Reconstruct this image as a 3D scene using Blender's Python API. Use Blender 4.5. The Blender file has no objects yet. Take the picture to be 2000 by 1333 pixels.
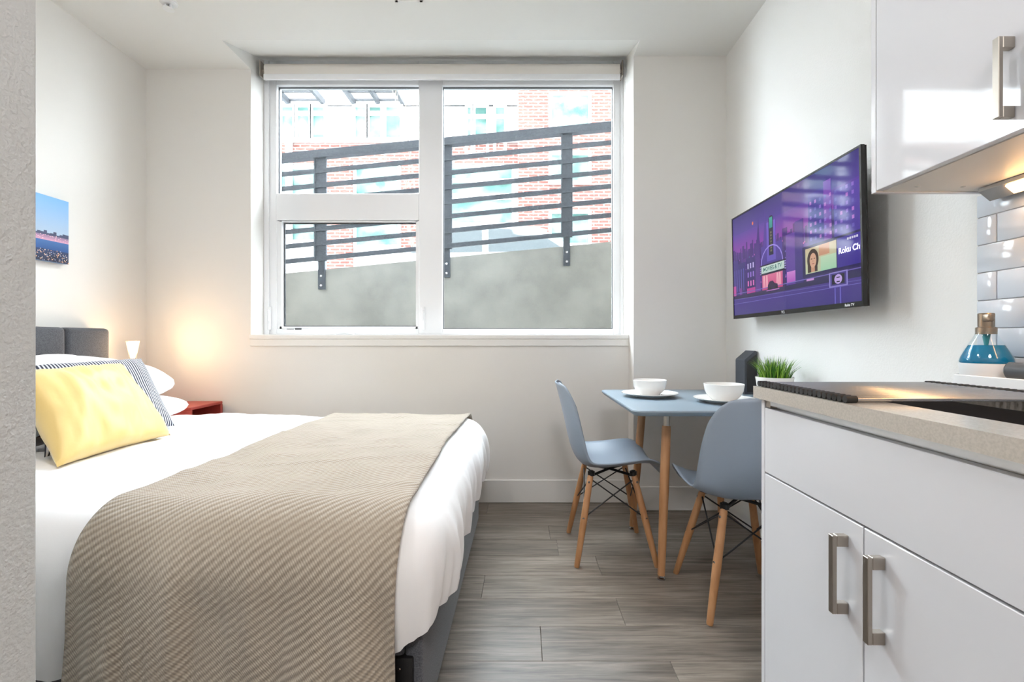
import bpy, bmesh, math, random
from mathutils import Vector, Matrix, noise
random.seed(7)
S = bpy.context.scene
COL = S.collection
PI = math.pi

# ------------------------------------------------------------------ camera
F = 889.0                      # focal length in pixels of the 2000 px wide frame
cam_d = bpy.data.cameras.new('camera'); cam = bpy.data.objects.new('camera', cam_d); COL.objects.link(cam)
cam_d.sensor_width = 36.0; cam_d.lens = F*36/2000
cam_d.shift_x = -22/2000; cam_d.shift_y = -1.5/2000
cam_d.clip_start = 0.02
cam.location = (0, 0, 1.06); cam.rotation_euler = (PI/2, 0, 0)
S.camera = cam
# ------------------------------------------------------------------ world, sun, exposure
W = bpy.data.worlds.new('sky'); S.world = W; W.use_nodes = True
bg = W.node_tree.nodes['Background']
bg.inputs[0].default_value = (0.84, 0.92, 1.0, 1); bg.inputs[1].default_value = 21.0
S.view_settings.view_transform = 'Standard'; S.view_settings.look = 'None'
S.view_settings.gamma = 1.0; S.view_settings.use_curve_mapping = False
S.view_settings.exposure = 0.42
S.cycles.caustics_reflective = False; S.cycles.caustics_refractive = False; S.cycles.max_bounces = 6
CEIL_FILL = 84.0  # strength of the added fill above the bed
HALL_FILL = 38.0  # strength of the added fill in the hall

# ------------------------------------------------------------------ helpers: materials
def lin(c):
    return tuple(((v/255)/12.92 if v/255 <= .04045 else ((v/255+.055)/1.055)**2.4) for v in c) + (1.0,)
def node(nt, t, **kw):
    n = nt.nodes.new(t)
    for k, v in kw.items(): setattr(n, k, v)
    return n
def mat(name, rgb, rough=.5, metal=0., bump=None, var=None, coat=0., spec=.5, coords='Object', sheen=0., ior=1.5):
    m = bpy.data.materials.new(name); m.use_nodes = True; nt = m.node_tree
    b = nt.nodes['Principled BSDF']
    b.inputs['Base Color'].default_value = lin(rgb); b.inputs['Roughness'].default_value = rough
    b.inputs['Metallic'].default_value = metal; b.inputs['Coat Weight'].default_value = coat
    b.inputs['Specular IOR Level'].default_value = spec; b.inputs['IOR'].default_value = ior
    b.inputs['Sheen Weight'].default_value = sheen
    tc = node(nt, 'ShaderNodeTexCoord')
    if var:                                    # (scale, second colour, detail, stretch)
        mp = node(nt, 'ShaderNodeMapping'); nt.links.new(tc.outputs[coords], mp.inputs[0])
        mp.inputs['Scale'].default_value = var[3] if len(var) > 3 else (1, 1, 1)
        nz = node(nt, 'ShaderNodeTexNoise'); nz.inputs['Scale'].default_value = var[0]; nz.inputs['Detail'].default_value = var[2]
        nt.links.new(mp.outputs[0], nz.inputs['Vector'])
        rp = node(nt, 'ShaderNodeValToRGB'); rp.color_ramp.elements[0].position = .35; rp.color_ramp.elements[1].position = .65
        rp.color_ramp.elements[0].color = lin(var[1]); rp.color_ramp.elements[1].color = lin(rgb)
        nt.links.new(nz.outputs['Fac'], rp.inputs[0]); nt.links.new(rp.outputs[0], b.inputs['Base Color'])
    if bump:                                   # (scale, strength, distance)
        nb = node(nt, 'ShaderNodeTexNoise'); nb.inputs['Scale'].default_value = bump[0]; nb.inputs['Detail'].default_value = 3
        nt.links.new(tc.outputs[coords], nb.inputs['Vector'])
        bp = node(nt, 'ShaderNodeBump'); bp.inputs['Strength'].default_value = bump[1]; bp.inputs['Distance'].default_value = bump[2]
        nt.links.new(nb.outputs['Fac'], bp.inputs['Height']); nt.links.new(bp.outputs[0], b.inputs['Normal'])
    return m
def emit(name, rgb, strength):
    m = bpy.data.materials.new(name); m.use_nodes = True; b = m.node_tree.nodes['Principled BSDF']
    b.inputs['Base Color'].default_value = lin(rgb); b.inputs['Emission Color'].default_value = lin(rgb); b.inputs['Emission Strength'].default_value = strength
    return m
def glass_thin(name, tint, dirt, gloss_rough=0.0, base=.035):
    m = bpy.data.materials.new(name); m.use_nodes = True; nt = m.node_tree; nt.nodes.clear()
    out = node(nt, 'ShaderNodeOutputMaterial')
    tr = node(nt, 'ShaderNodeBsdfTransparent'); tr.inputs[0].default_value = (*tint, 1)
    gl = node(nt, 'ShaderNodeBsdfGlossy'); gl.inputs['Roughness'].default_value = gloss_rough; gl.inputs[0].default_value = (1, 1, 1, 1)
    lw = node(nt, 'ShaderNodeLayerWeight'); lw.inputs[0].default_value = .5
    pw = node(nt, 'ShaderNodeMath', operation='POWER'); nt.links.new(lw.outputs['Facing'], pw.inputs[0]); pw.inputs[1].default_value = 5
    fr = node(nt, 'ShaderNodeMath', operation='MULTIPLY_ADD'); nt.links.new(pw.outputs[0], fr.inputs[0]); fr.inputs[1].default_value = .9; fr.inputs[2].default_value = base
    mx = node(nt, 'ShaderNodeMixShader'); nt.links.new(fr.outputs[0], mx.inputs[0]); nt.links.new(tr.outputs[0], mx.inputs[1]); nt.links.new(gl.outputs[0], mx.inputs[2])
    last = mx.outputs[0]
    if dirt > 0:
        tl = node(nt, 'ShaderNodeBsdfTranslucent'); tl.inputs[0].default_value = (.95, .96, .97, 1)
        tc = node(nt, 'ShaderNodeTexCoord'); nz = node(nt, 'ShaderNodeTexNoise'); nz.inputs['Scale'].default_value = 60; nz.inputs['Detail'].default_value = 5
        nt.links.new(tc.outputs['Object'], nz.inputs['Vector'])
        mr = node(nt, 'ShaderNodeMapRange'); mr.inputs[1].default_value = .35; mr.inputs[2].default_value = .75; mr.inputs[3].default_value = dirt*.6; mr.inputs[4].default_value = dirt*1.6
        nt.links.new(nz.outputs['Fac'], mr.inputs[0])
        m2 = node(nt, 'ShaderNodeMixShader'); nt.links.new(mr.outputs[0], m2.inputs[0]); nt.links.new(last, m2.inputs[1]); nt.links.new(tl.outputs[0], m2.inputs[2]); last = m2.outputs[0]
    nt.links.new(last, out.inputs[0])
    return m

# ------------------------------------------------------------------ helpers: geometry
class MB:
    def __init__(s): s.bm = bmesh.new(); s.uv = s.bm.loops.layers.uv.new('UVMap'); s.col = s.bm.loops.layers.float_color.new('Col')
    def box(s, x0, x1, y0, y1, z0, z1, bev=0., M=None, seg=1):
        r = bmesh.ops.create_cube(s.bm, size=1.0); vs = r['verts']
        for v in vs: v.co = Vector(((x0+x1)/2+v.co.x*(x1-x0), (y0+y1)/2+v.co.y*(y1-y0), (z0+z1)/2+v.co.z*(z1-z0)))
        if bev > 0:
            es = list({e for v in vs for e in v.link_edges})
            r = bmesh.ops.bevel(s.bm, geom=es, offset=bev, segments=seg, affect='EDGES', profile=.5)
            vs = list({v for f in r['faces'] for v in f.verts} | {v for v in vs if v.is_valid})
        if M is not None:
            for v in vs: v.co = M @ v.co
        return s
    def ring(s, pts): return [s.bm.verts.new(p) for p in pts]
    def bridge(s, a, b, closed=True):
        n = len(a)
        for i in range(n if closed else n-1):
            j = (i+1) % n
            try: s.bm.faces.new((a[i], a[j], b[j], b[i]))
            except ValueError: pass
    def tube(s, path, rad, n=10, caps=True):
        path = [Vector(p) for p in path]
        rads = rad if isinstance(rad, (list, tuple)) else [rad]*len(path)
        prev = None; first = None; ref = None
        for i, p in enumerate(path):
            t = (path[min(i+1, len(path)-1)] - path[max(i-1, 0)]).normalized()
            if ref is None: ref = t.orthogonal().normalized()
            ref = (ref - t*ref.dot(t)).normalized(); bi = t.cross(ref)
            rg = s.ring([p + (ref*math.cos(a)+bi*math.sin(a))*rads[i] for a in [2*PI*k/n for k in range(n)]])
            if prev: s.bridge(prev, rg)
            else: first = rg
            prev = rg
        if caps: s.bm.faces.new(list(reversed(first))); s.bm.faces.new(prev)
        return s
    def lathe(s, prof, c=(0, 0, 0), n=32, M=None):
        prev = None
        for (r, z) in prof:
            if r < 1e-6: rg = [s.bm.verts.new((c[0], c[1], c[2]+z))]
            else: rg = s.ring([(c[0]+r*math.cos(2*PI*k/n), c[1]+r*math.sin(2*PI*k/n), c[2]+z) for k in range(n)])
            if M is not None:
                for v in rg: v.co = M @ v.co
            if prev:
                if len(prev) == 1 and len(rg) > 1:
                    for k in range(n): s.bm.faces.new((prev[0], rg[(k+1) % n], rg[k]))
                elif len(rg) == 1 and len(prev) > 1:
                    for k in range(n): s.bm.faces.new((prev[k], prev[(k+1) % n], rg[0]))
                elif len(rg) > 1: s.bridge(prev, rg)
            prev = rg
        return s
    def prism(s, poly, vec):
        a = s.ring(poly); b = s.ring([Vector(p)+Vector(vec) for p in poly])
        s.bridge(a, b); s.bm.faces.new(list(reversed(a))); s.bm.faces.new(b); return s
    def poly(s, pts, col=None):
        f = s.bm.faces.new(s.ring(pts))
        if col is not None:
            for i, l in enumerate(f.loops): l[s.col] = col[i] if isinstance(col[0], tuple) else col
        return s
    def grid(s, f, nu, nv, close_u=False, uvs=(1, 1)):
        V = [[s.bm.verts.new(f(i/nu, j/nv)) for j in range(nv+1)] for i in range(nu + (0 if close_u else 1))]
        for i in range(nu):
            i2 = (i+1) % len(V)
            for j in range(nv):
                try: fc = s.bm.faces.new((V[i][j], V[i2][j], V[i2][j+1], V[i][j+1]))
                except ValueError: continue
                for l, (a, b) in zip(fc.loops, ((i, j), (i+1, j), (i+1, j+1), (i, j+1))): l[s.uv].uv = (a/nu*uvs[0], b/nv*uvs[1])
        return V
ORG = {}
def finish(o, label=None, cat=None, group=None, kind=None):
    if label: o['label'] = label
    if cat: o['category'] = cat
    if group: o['group'] = group
    if kind: o['kind'] = kind
    return o
def obj(name, mb, m, parent=None, smooth=35, base=None, recalc=True, **tags):
    bm = mb.bm
    if recalc: bmesh.ops.recalc_face_normals(bm, faces=bm.faces[:])
    me = bpy.data.meshes.new(name); bm.to_mesh(me); bm.free()
    if parent is not None: org = Vector(ORG[parent.name])
    else:
        if base is None:
            xs = [v.co for v in me.vertices]
            org = Vector(((min(v.x for v in xs)+max(v.x for v in xs))/2, (min(v.y for v in xs)+max(v.y for v in xs))/2, min(v.z for v in xs)))
        else: org = Vector(base)
    me.transform(Matrix.Translation(-org))
    if smooth:
        for p in me.polygons: p.use_smooth = True
        me.set_sharp_from_angle(angle=math.radians(smooth))
    me.materials.append(m)
    o = bpy.data.objects.new(name, me); COL.objects.link(o)
    if parent is not None: o.parent = parent
    else: o.location = org
    ORG[o.name] = tuple(org)
    return finish(o, **tags)
def thing(name, loc, label=None, cat=None, group=None, kind=None):
    o = bpy.data.objects.new(name, None); COL.objects.link(o); o.location = loc; o.empty_display_size = .05
    ORG[o.name] = tuple(loc)
    return finish(o, label, cat, group, kind)
def copy_tree(o, parent=None):
    c = o.copy(); COL.objects.link(c); c.parent = parent
    for ch in list(o.children): copy_tree(ch, c)
    return c
def boxo(name, b, m, parent=None, bev=0., **kw): return obj(name, MB().box(*b, bev=bev), m, parent, **kw)
def text_mesh(name, body, size, M, m, parent, align='LEFT', bold=0.0):
    cu = bpy.data.curves.new(name, 'FONT'); cu.body = body; cu.size = size; cu.align_x = align; cu.align_y = 'CENTER'; cu.offset = bold
    t = bpy.data.objects.new(name+'_tmp', cu); COL.objects.link(t)
    dg = bpy.context.evaluated_depsgraph_get(); me = bpy.data.meshes.new_from_object(t.evaluated_get(dg))
    bpy.data.objects.remove(t); bpy.data.curves.remove(cu)
    me.transform(M); me.transform(Matrix.Translation(-Vector(ORG[parent.name]))); me.materials.clear(); me.materials.append(m)
    o = bpy.data.objects.new(name, me); COL.objects.link(o); o.parent = parent; ORG[o.name] = ORG[parent.name]
    return o

# ------------------------------------------------------------------ materials
M_wall = mat('wall_paint', (232, 229, 224), .62, bump=(220, .12, .002))
M_wall_tex = mat('wall_paint_orange_peel', (212, 212, 210), .6, bump=(150, .55, .004))
M_wall_r = mat('wall_paint_right', (234, 233, 230), .5, bump=(170, .3, .003))
M_ceil = mat('ceiling_paint', (236, 235, 231), .7, bump=(180, .08, .002))
M_trim = mat('trim_paint', (236, 234, 230), .4)
M_vinyl = mat('window_vinyl', (240, 241, 243), .35)
M_glass = glass_thin('window_glass', (.97, .985, .98), .008, base=.005)
M_gasket = mat('gasket', (70, 72, 76), .6)
M_blind = mat('blind_fabric', (235, 230, 224), .8, bump=(900, .1, .001))
M_metal = mat('brushed_nickel', (176, 168, 158), .33, 1.0, bump=(60, .05, .001))
M_steel = mat('stainless_steel', (190, 190, 192), .22, 1.0)
M_black = mat('black_steel', (22, 22, 24), .45)
M_blackp = mat('black_plastic', (20, 20, 22), .4)
M_silicone = mat('black_silicone', (18, 18, 19), .55)
M_gloss = mat('gloss_white_lacquer', (226, 226, 230), .06, bump=(5, .012, .02), spec=.6)
M_carc = mat('white_melamine', (232, 232, 234), .35)
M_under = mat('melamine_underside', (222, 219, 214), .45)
M_alu = mat('aluminium_channel', (205, 207, 210), .3, .8)
M_quartz = mat('quartz_counter', (196, 188, 178), .14, var=(240, (184, 176, 166), 3), spec=.7)
M_tile = mat('glazed_tile', (214, 219, 228), .09, bump=(7, .02, .02))
M_grout = mat('grout', (196, 196, 198), .9)
M_china = mat('white_china', (244, 243, 240), .15)
M_table = mat('table_grey_paint', (132, 148, 160), .38)
M_shell = mat('grey_plastic', (142, 154, 168), .38)
M_white_sheet = mat('white_cotton', (249, 249, 250), .85, bump=(420, .08, .001), sheen=.2)
M_mattress = mat('mattress_ticking', (230, 230, 232), .9)
M_grey_fab = mat('grey_upholstery', (92, 94, 100), .95, bump=(700, .35, .002), var=(260, (66, 68, 74), 4), sheen=.2)
M_satin = mat('yellow_satin', (238, 205, 128), .47, bump=(14, .15, .01), sheen=.5)
M_red = mat('red_lacquer', (172, 66, 56), .45)
M_conc = mat('concrete', (176, 175, 168), .9, bump=(40, .2, .004), var=(3.5, (150, 149, 143), 8))
M_rail = mat('galvanised_paint', (40, 47, 56), .5, var=(90, (72, 80, 90), 6))
M_charcoal = mat('charcoal_board', (62, 66, 74), .55)
M_end_shade = mat('painted_end_shade', (26, 26, 29), .4)  # shade colour for the unlit end of the wedge
M_plugw = mat('white_plastic', (238, 238, 238), .35)

def wood_mat(name, a, b, scale=6, stretch=(1, 1, .08), rough=.45, coords='Object'):
    return mat(name, a, rough, var=(scale*6, b, 5, stretch), coords=coords, bump=(90, .04, .001))
M_beech = wood_mat('beech_leg', (196, 146, 102), (172, 122, 80))
M_sub = mat('subfloor', (40, 36, 33), .9)

def floor_mat():
    m = bpy.data.materials.new('oak_plank'); m.use_nodes = True; nt = m.node_tree; b = nt.nodes['Principled BSDF']; L = nt.links.new
    tc = node(nt, 'ShaderNodeTexCoord'); oi = node(nt, 'ShaderNodeObjectInfo'); geo = node(nt, 'ShaderNodeNewGeometry')
    mul = node(nt, 'ShaderNodeVectorMath', operation='SCALE'); L(oi.outputs['Random'], mul.inputs['Scale']); mul.inputs[0].default_value = (37, 13, 7)
    add = node(nt, 'ShaderNodeVectorMath', operation='ADD'); L(geo.outputs['Position'], add.inputs[0]); L(mul.outputs[0], add.inputs[1])
    mp = node(nt, 'ShaderNodeMapping'); mp.inputs['Scale'].default_value = (1.6, 30, 1); L(add.outputs[0], mp.inputs[0])
    n1 = node(nt, 'ShaderNodeTexNoise'); n1.inputs['Scale'].default_value = 2.2; n1.inputs['Detail'].default_value = 8; n1.inputs['Roughness'].default_value = .65; n1.inputs['Distortion'].default_value = .6; L(mp.outputs[0], n1.inputs['Vector'])
    mp2 = node(nt, 'ShaderNodeMapping'); mp2.inputs['Scale'].default_value = (1.3, 7, 1); L(add.outputs[0], mp2.inputs[0])
    n2 = node(nt, 'ShaderNodeTexNoise'); n2.inputs['Scale'].default_value = 1.7; n2.inputs['Detail'].default_value = 4; L(mp2.outputs[0], n2.inputs['Vector'])
    r1 = node(nt, 'ShaderNodeValToRGB'); e = r1.color_ramp.elements; e[0].position = .3; e[0].color = lin((92, 82, 73)); e[1].position = .7; e[1].color = lin((160, 149, 137)); L(n1.outputs['Fac'], r1.inputs[0])
    r2 = node(nt, 'ShaderNodeValToRGB'); e = r2.color_ramp.elements; e[0].position = .3; e[0].color = (.66, .65, .64, 1); e[1].position = .65; e[1].color = (1.05, 1.05, 1.05, 1); L(n2.outputs['Fac'], r2.inputs[0])
    mx = node(nt, 'ShaderNodeMix', data_type='RGBA', blend_type='MULTIPLY'); mx.inputs[0].default_value = 1; L(r1.outputs[0], mx.inputs[6]); L(r2.outputs[0], mx.inputs[7])
    hs = node(nt, 'ShaderNodeHueSaturation'); mr = node(nt, 'ShaderNodeMapRange'); mr.inputs[3].default_value = .82; mr.inputs[4].default_value = 1.12; L(oi.outputs['Random'], mr.inputs[0]); L(mr.outputs[0], hs.inputs['Value']); L(mx.outputs[2], hs.inputs['Color'])
    L(hs.outputs[0], b.inputs['Base Color']); b.inputs['Roughness'].default_value = .36
    bp = node(nt, 'ShaderNodeBump'); bp.inputs['Strength'].default_value = .12; bp.inputs['Distance'].default_value = .002; L(n1.outputs['Fac'], bp.inputs['Height']); L(bp.outputs[0], b.inputs['Normal'])
    return m
M_plank = floor_mat()

def brick_mat():
    m = bpy.data.materials.new('brick_facing'); m.use_nodes = True; nt = m.node_tree; b = nt.nodes['Principled BSDF']; L = nt.links.new
    geo = node(nt, 'ShaderNodeNewGeometry'); sp = node(nt, 'ShaderNodeSeparateXYZ'); L(geo.outputs['Position'], sp.inputs[0])
    cb = node(nt, 'ShaderNodeCombineXYZ'); L(sp.outputs['X'], cb.inputs[0]); L(sp.outputs['Z'], cb.inputs[1])
    t = node(nt, 'ShaderNodeTexBrick'); L(cb.outputs[0], t.inputs['Vector'])
    t.inputs['Color1'].default_value = lin((112, 68, 60)); t.inputs['Color2'].default_value = lin((128, 82, 74)); t.inputs['Mortar'].default_value = lin((156, 150, 146))
    t.inputs['Scale'].default_value = 1; t.inputs['Mortar Size'].default_value = .012; t.inputs['Brick Width'].default_value = .26; t.inputs['Row Height'].default_value = .085
    L(t.outputs['Color'], b.inputs['Base Color']); b.inputs['Roughness'].default_value = .9
    return m
M_brick = brick_mat()

def knit_mat():
    m = bpy.data.materials.new('beige_ribbed_knit'); m.use_nodes = True; nt = m.node_tree; b = nt.nodes['Principled BSDF']; L = nt.links.new
    tc = node(nt, 'ShaderNodeTexCoord')
    mp = node(nt, 'ShaderNodeMapping'); mp.inputs['Rotation'].default_value = (0, 0, math.radians(50)); L(tc.outputs['UV'], mp.inputs[0])
    w = node(nt, 'ShaderNodeTexWave', wave_type='BANDS', bands_direction='X'); w.inputs['Scale'].default_value = 20; w.inputs['Distortion'].default_value = .2; w.inputs['Detail'].default_value = 2; w.inputs['Detail Scale'].default_value = 9; L(mp.outputs[0], w.inputs['Vector'])
    mp2 = node(nt, 'ShaderNodeMapping'); mp2.inputs['Rotation'].default_value = (0, 0, math.radians(-40)); L(tc.outputs['UV'], mp2.inputs[0])
    w2 = node(nt, 'ShaderNodeTexWave', wave_type='BANDS', bands_direction='X'); w2.inputs['Scale'].default_value = 62; w2.inputs['Distortion'].default_value = 1; L(mp2.outputs[0], w2.inputs['Vector'])
    nz = node(nt, 'ShaderNodeTexNoise'); nz.inputs['Scale'].default_value = 5; nz.inputs['Detail'].default_value = 3; L(tc.outputs['UV'], nz.inputs['Vector'])
    ad = node(nt, 'ShaderNodeMath', operation='MULTIPLY_ADD'); L(w2.outputs['Fac'], ad.inputs[0]); ad.inputs[1].default_value = .22; L(w.outputs['Fac'], ad.inputs[2])
    ad2 = node(nt, 'ShaderNodeMath', operation='MULTIPLY_ADD'); L(nz.outputs['Fac'], ad2.inputs[0]); ad2.inputs[1].default_value = .8; L(ad.outputs[0], ad2.inputs[2])
    r = node(nt, 'ShaderNodeValToRGB'); e = r.color_ramp.elements; e[0].position = .15; e[0].color = lin((150, 138, 122)); e[1].position = 1.0; e[1].color = lin((190, 178, 162))
    sc = node(nt, 'ShaderNodeMath', operation='MULTIPLY'); L(ad2.outputs[0], sc.inputs[0]); sc.inputs[1].default_value = .5; L(sc.outputs[0], r.inputs[0])
    L(r.outputs[0], b.inputs['Base Color']); b.inputs['Roughness'].default_value = .95; b.inputs['Sheen Weight'].default_value = .3
    bp = node(nt, 'ShaderNodeBump'); bp.inputs['Strength'].default_value = .7; bp.inputs['Distance'].default_value = .004; L(ad.outputs[0], bp.inputs['Height']); L(bp.outputs[0], b.inputs['Normal'])
    return m
M_knit = knit_mat()

def stripe_mat():
    m = bpy.data.materials.new('ticking_stripe'); m.use_nodes = True; nt = m.node_tree; b = nt.nodes['Principled BSDF']; L = nt.links.new
    tc = node(nt, 'ShaderNodeTexCoord'); w = node(nt, 'ShaderNodeTexWave', wave_type='BANDS', bands_direction='X'); w.inputs['Scale'].default_value = 13; L(tc.outputs['UV'], w.inputs['Vector'])
    r = node(nt, 'ShaderNodeValToRGB'); e = r.color_ramp.elements; e[0].position = .45; e[0].color = lin((48, 50, 66)); e[1].position = .6; e[1].color = lin((214, 215, 224)); L(w.outputs['Fac'], r.inputs[0])
    L(r.outputs[0], b.inputs['Base Color']); b.inputs['Roughness'].default_value = .85
    return m
M_stripe = stripe_mat()
def vcol_mat(name, strength, rough):
    m = bpy.data.materials.new(name); m.use_nodes = True; nt = m.node_tree; b = nt.nodes['Principled BSDF']
    a = node(nt, 'ShaderNodeVertexColor'); a.layer_name = 'Col'
    if strength > 0:
        b.inputs['Base Color'].default_value = (.005, .005, .006, 1); nt.links.new(a.outputs[0], b.inputs['Emission Color']); b.inputs['Emission Strength'].default_value = strength
    else: nt.links.new(a.outputs[0], b.inputs['Base Color'])
    b.inputs['Roughness'].default_value = rough
    return m

# ------------------------------------------------------------------ room shell
XL, XR, YB, YC, ZC = -2.465, 1.267, 2.976, 2.84, 2.834
WX0, WX1, WZ0, WZ1, YW, YO = -1.781, .688, 1.097, 2.989, 3.135, 3.33
floor = boxo('floor', (XL-.1, XR+.1, -2.1, 3.2, -.06, -.006), M_sub, kind='structure', smooth=0)
PW, PL, cache = .183, 1.22, {}
row = 0; y = 1.503 - PW*20
while y < YB:
    off = random.uniform(0, PL)
    if abs(y-1.503) < .01: off = .063
    if abs(y-1.686) < .01: off = .38
    x = off - PL*4
    while x < XR:
        a, b_ = max(x, XL), min(x+PL, XR); y1 = min(y+PW, YB)
        if b_-a > .01:
            mb = MB(); mb.box(a+.0004, b_-.0004, y+.0004, y1-.0004, -.006, 0, bev=.0012)
            obj('plank', mb, M_plank, floor, smooth=0)
        x += PL
    y += PW; row += 1
boxo('wall_left', (XL-.1, XL, .6, 3.2, 0, ZC), M_wall, kind='structure', smooth=0)
mb = MB()
mb.box(XL, WX0, YB, 3.2, 0, ZC); mb.box(WX0, WX1, YB, 3.2, 0, WZ0-.001); mb.box(WX1, XR+.1, YC, 3.2, 0, ZC); mb.box(WX0, WX1, 3.17, 3.2, WZ1, 3.1)
wall_back = obj('wall_back', mb, M_wall, kind='structure', smooth=0)
wall_right = boxo('wall_right', (XR, XR+.1, -2.1, YC, 0, ZC), M_wall_r, kind='structure', smooth=0)
mb = MB(); mb.box(-.82, -.7, -2.1, .657, 0, 2.9, bev=.006, seg=3); mb.box(XL, -.8, .54, .655, 0, 2.9)
obj('wall_partition', mb, M_wall_tex, kind='structure')
boxo('wall_rear', (-.82, XR+.1, -2.2, -2.1, 0, 2.9), M_wall, kind='structure', smooth=0)
# ceiling with the sloped pocket over the window
YP = 2.687
mb = MB()
mb.box(XL-.1, XR+.1, -2.2, YP, ZC, ZC+.3); mb.box(XL-.1, WX0, YP, 3.2, ZC, ZC+.3); mb.box(WX1, XR+.1, YP, 3.2, ZC, ZC+.3)
mb.prism([(WX0, YP, ZC), (WX0, YW+.1, WZ1+.032), (WX0, YW+.1, ZC+.3), (WX0, YP, ZC+.3)], (WX1-WX0, 0, 0))
obj('ceiling', mb, M_ceil, kind='structure', smooth=0)
# baseboards
BH = .15
def baseboard(name, b):
    boxo(name, b, M_trim, bev=.004, kind='structure')
baseboard('baseboard_back', (XL, WX1, YB-.014, YB, 0, BH))
baseboard('baseboard_column', (WX1-.014, XR, YC-.014, YC, 0, BH))
baseboard('baseboard_return', (WX1-.014, WX1, YC, YB, 0, BH))
baseboard('baseboard_left', (XL, XL+.014, .66, YB-.014, 0, BH))
baseboard('baseboard_right', (XR-.014, XR, 1.26, YC-.014, 0, BH))
# door in the wall behind the camera
d = thing('door_1', (.28, -2.09, 0), kind='structure')
obj('door_leaf', MB().box(-.12, .7, -2.1, -2.06, 0, 2.05, bev=.004), M_trim, d)
obj('door_casing', MB().box(-.21, -.12, -2.1, -2.05, 0, 2.14, bev=.004).box(.7, .79, -2.1, -2.05, 0, 2.14, bev=.004).box(-.12, .7, -2.1, -2.05, 2.05, 2.14, bev=.004), M_trim, d)
obj('door_handle', MB().tube([(.62, -2.06, 1), (.62, -2.0, 1), (.5, -2.0, 1)], .01), M_metal, d)

# ------------------------------------------------------------------ window
def wx(px, Y=YW): return (px-1022)/F*Y
def wz(py, Y=YW): return 1.06+(665-py)/F*Y
win = thing('window_1', (-.55, YW, WZ0), kind='structure')
YWB = YW+.07
zt = WZ1
def fr(name, x0, x1, z0, z1, y0=YW, y1=YWB, par=win, bev=.003): return obj(name, MB().box(x0, x1, y0, y1, z0, z1, bev=bev), M_vinyl, par)
xa, xb, xc, xd = wx(540), wx(818), wx(864), wx(1198)
fr('frame_jamb', WX0, xa, WZ0, zt); fr('frame_jamb', xd, WX1, WZ0, zt)
fr('mullion', xb, xc, WZ0, zt)
fr('frame_head', xa, xb, wz(166), zt); fr('frame_head', xc, xd, wz(166), zt)
zs = wz(643)
fr('frame_bottom', xa, xb, WZ0, zs); fr('frame_bottom', xc, xd, WZ0, zs)
fr('transom', xa, xb, wz(430), wz(378))
# stepped outer lip of the jambs
fr('jamb_bead', WX0, WX0+.035, WZ0, zt, YW-.012, YW); fr('jamb_bead', WX1-.02, WX1, WZ0, zt, YW-.012, YW)
# glazing gaskets and panes
def glaze(x0, x1, z0, z1, yy, g=.004):
    mb = MB()
    mb.box(x0, x0+g, yy-.006, yy+.006, z0, z1); mb.box(x1-g, x1, yy-.006, yy+.006, z0, z1); mb.box(x0+g, x1-g, yy-.006, yy+.006, z0, z0+g); mb.box(x0+g, x1-g, yy-.006, yy+.006, z1-g, z1)
    obj('gasket', mb, M_gasket, win, smooth=0)
    obj('pane', MB().box(x0+g*.5, x1-g*.5, yy-.002, yy+.002, z0+g*.5, z1-g*.5), M_glass, win, smooth=0)
glaze(xa, xb, wz(378), wz(166), YW+.035)
glaze(xc, xd, zs, wz(166), YW+.035)
# opening sash in the lower left light
sx0, sx1, sz0, sz1 = wx(545), wx(815), wz(641), wz(431)
sash = obj('sash', MB().box(xa, sx0+.012, YW+.01, YWB-.005, zs, sz1).box(sx1-.012, xb, YW+.01, YWB-.005, zs, sz1).box(sx0, sx1, YW+.01, YWB-.005, zs, sz0+.01).box(sx0, sx1, YW+.01, YWB-.005, sz1-.006, sz1), M_vinyl, win)
glaze(sx0+.014, sx1-.012, sz0+.01, sz1-.007, YW+.045, .006)
cx = wx(677)
obj('crank_handle', MB().box(cx-.06, cx+.06, YW-.04, YW, WZ0+.001, WZ0+.022, bev=.008, seg=3).box(cx-.035, cx+.05, YW-.052, YW-.034, WZ0+.016, WZ0+.03, bev=.006, seg=2), M_vinyl, win)
for px in (527, 827):
    obj('sash_lock', MB().box(wx(px)-.012, wx(px)+.012, YW-.014, YW, wz(645), wz(600), bev=.005, seg=2).box(wx(px)-.005, wx(px)+.007, YW-.026, YW-.012, wz(628), wz(606), bev=.004), M_vinyl, win)
obj('maker_plate', MB().box(wx(576), wx(589), YW-.001, YW+.001, wz(644.5), wz(641.5)).box(wx(560), wx(574), YW-.001, YW+.001, wz(643.6), wz(642.6)), M_gasket, win, smooth=0)
# sill and apron
mb = MB(); mb.box(WX0-.004, WX1, YB-.016, YW+.005, WZ0-.03, WZ0, bev=.004); mb.box(WX0, WX1, YB-.012, YB+.002, WZ0-.075, WZ0-.03, bev=.003)
obj('trim_1', mb, M_trim, kind='structure')
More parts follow.
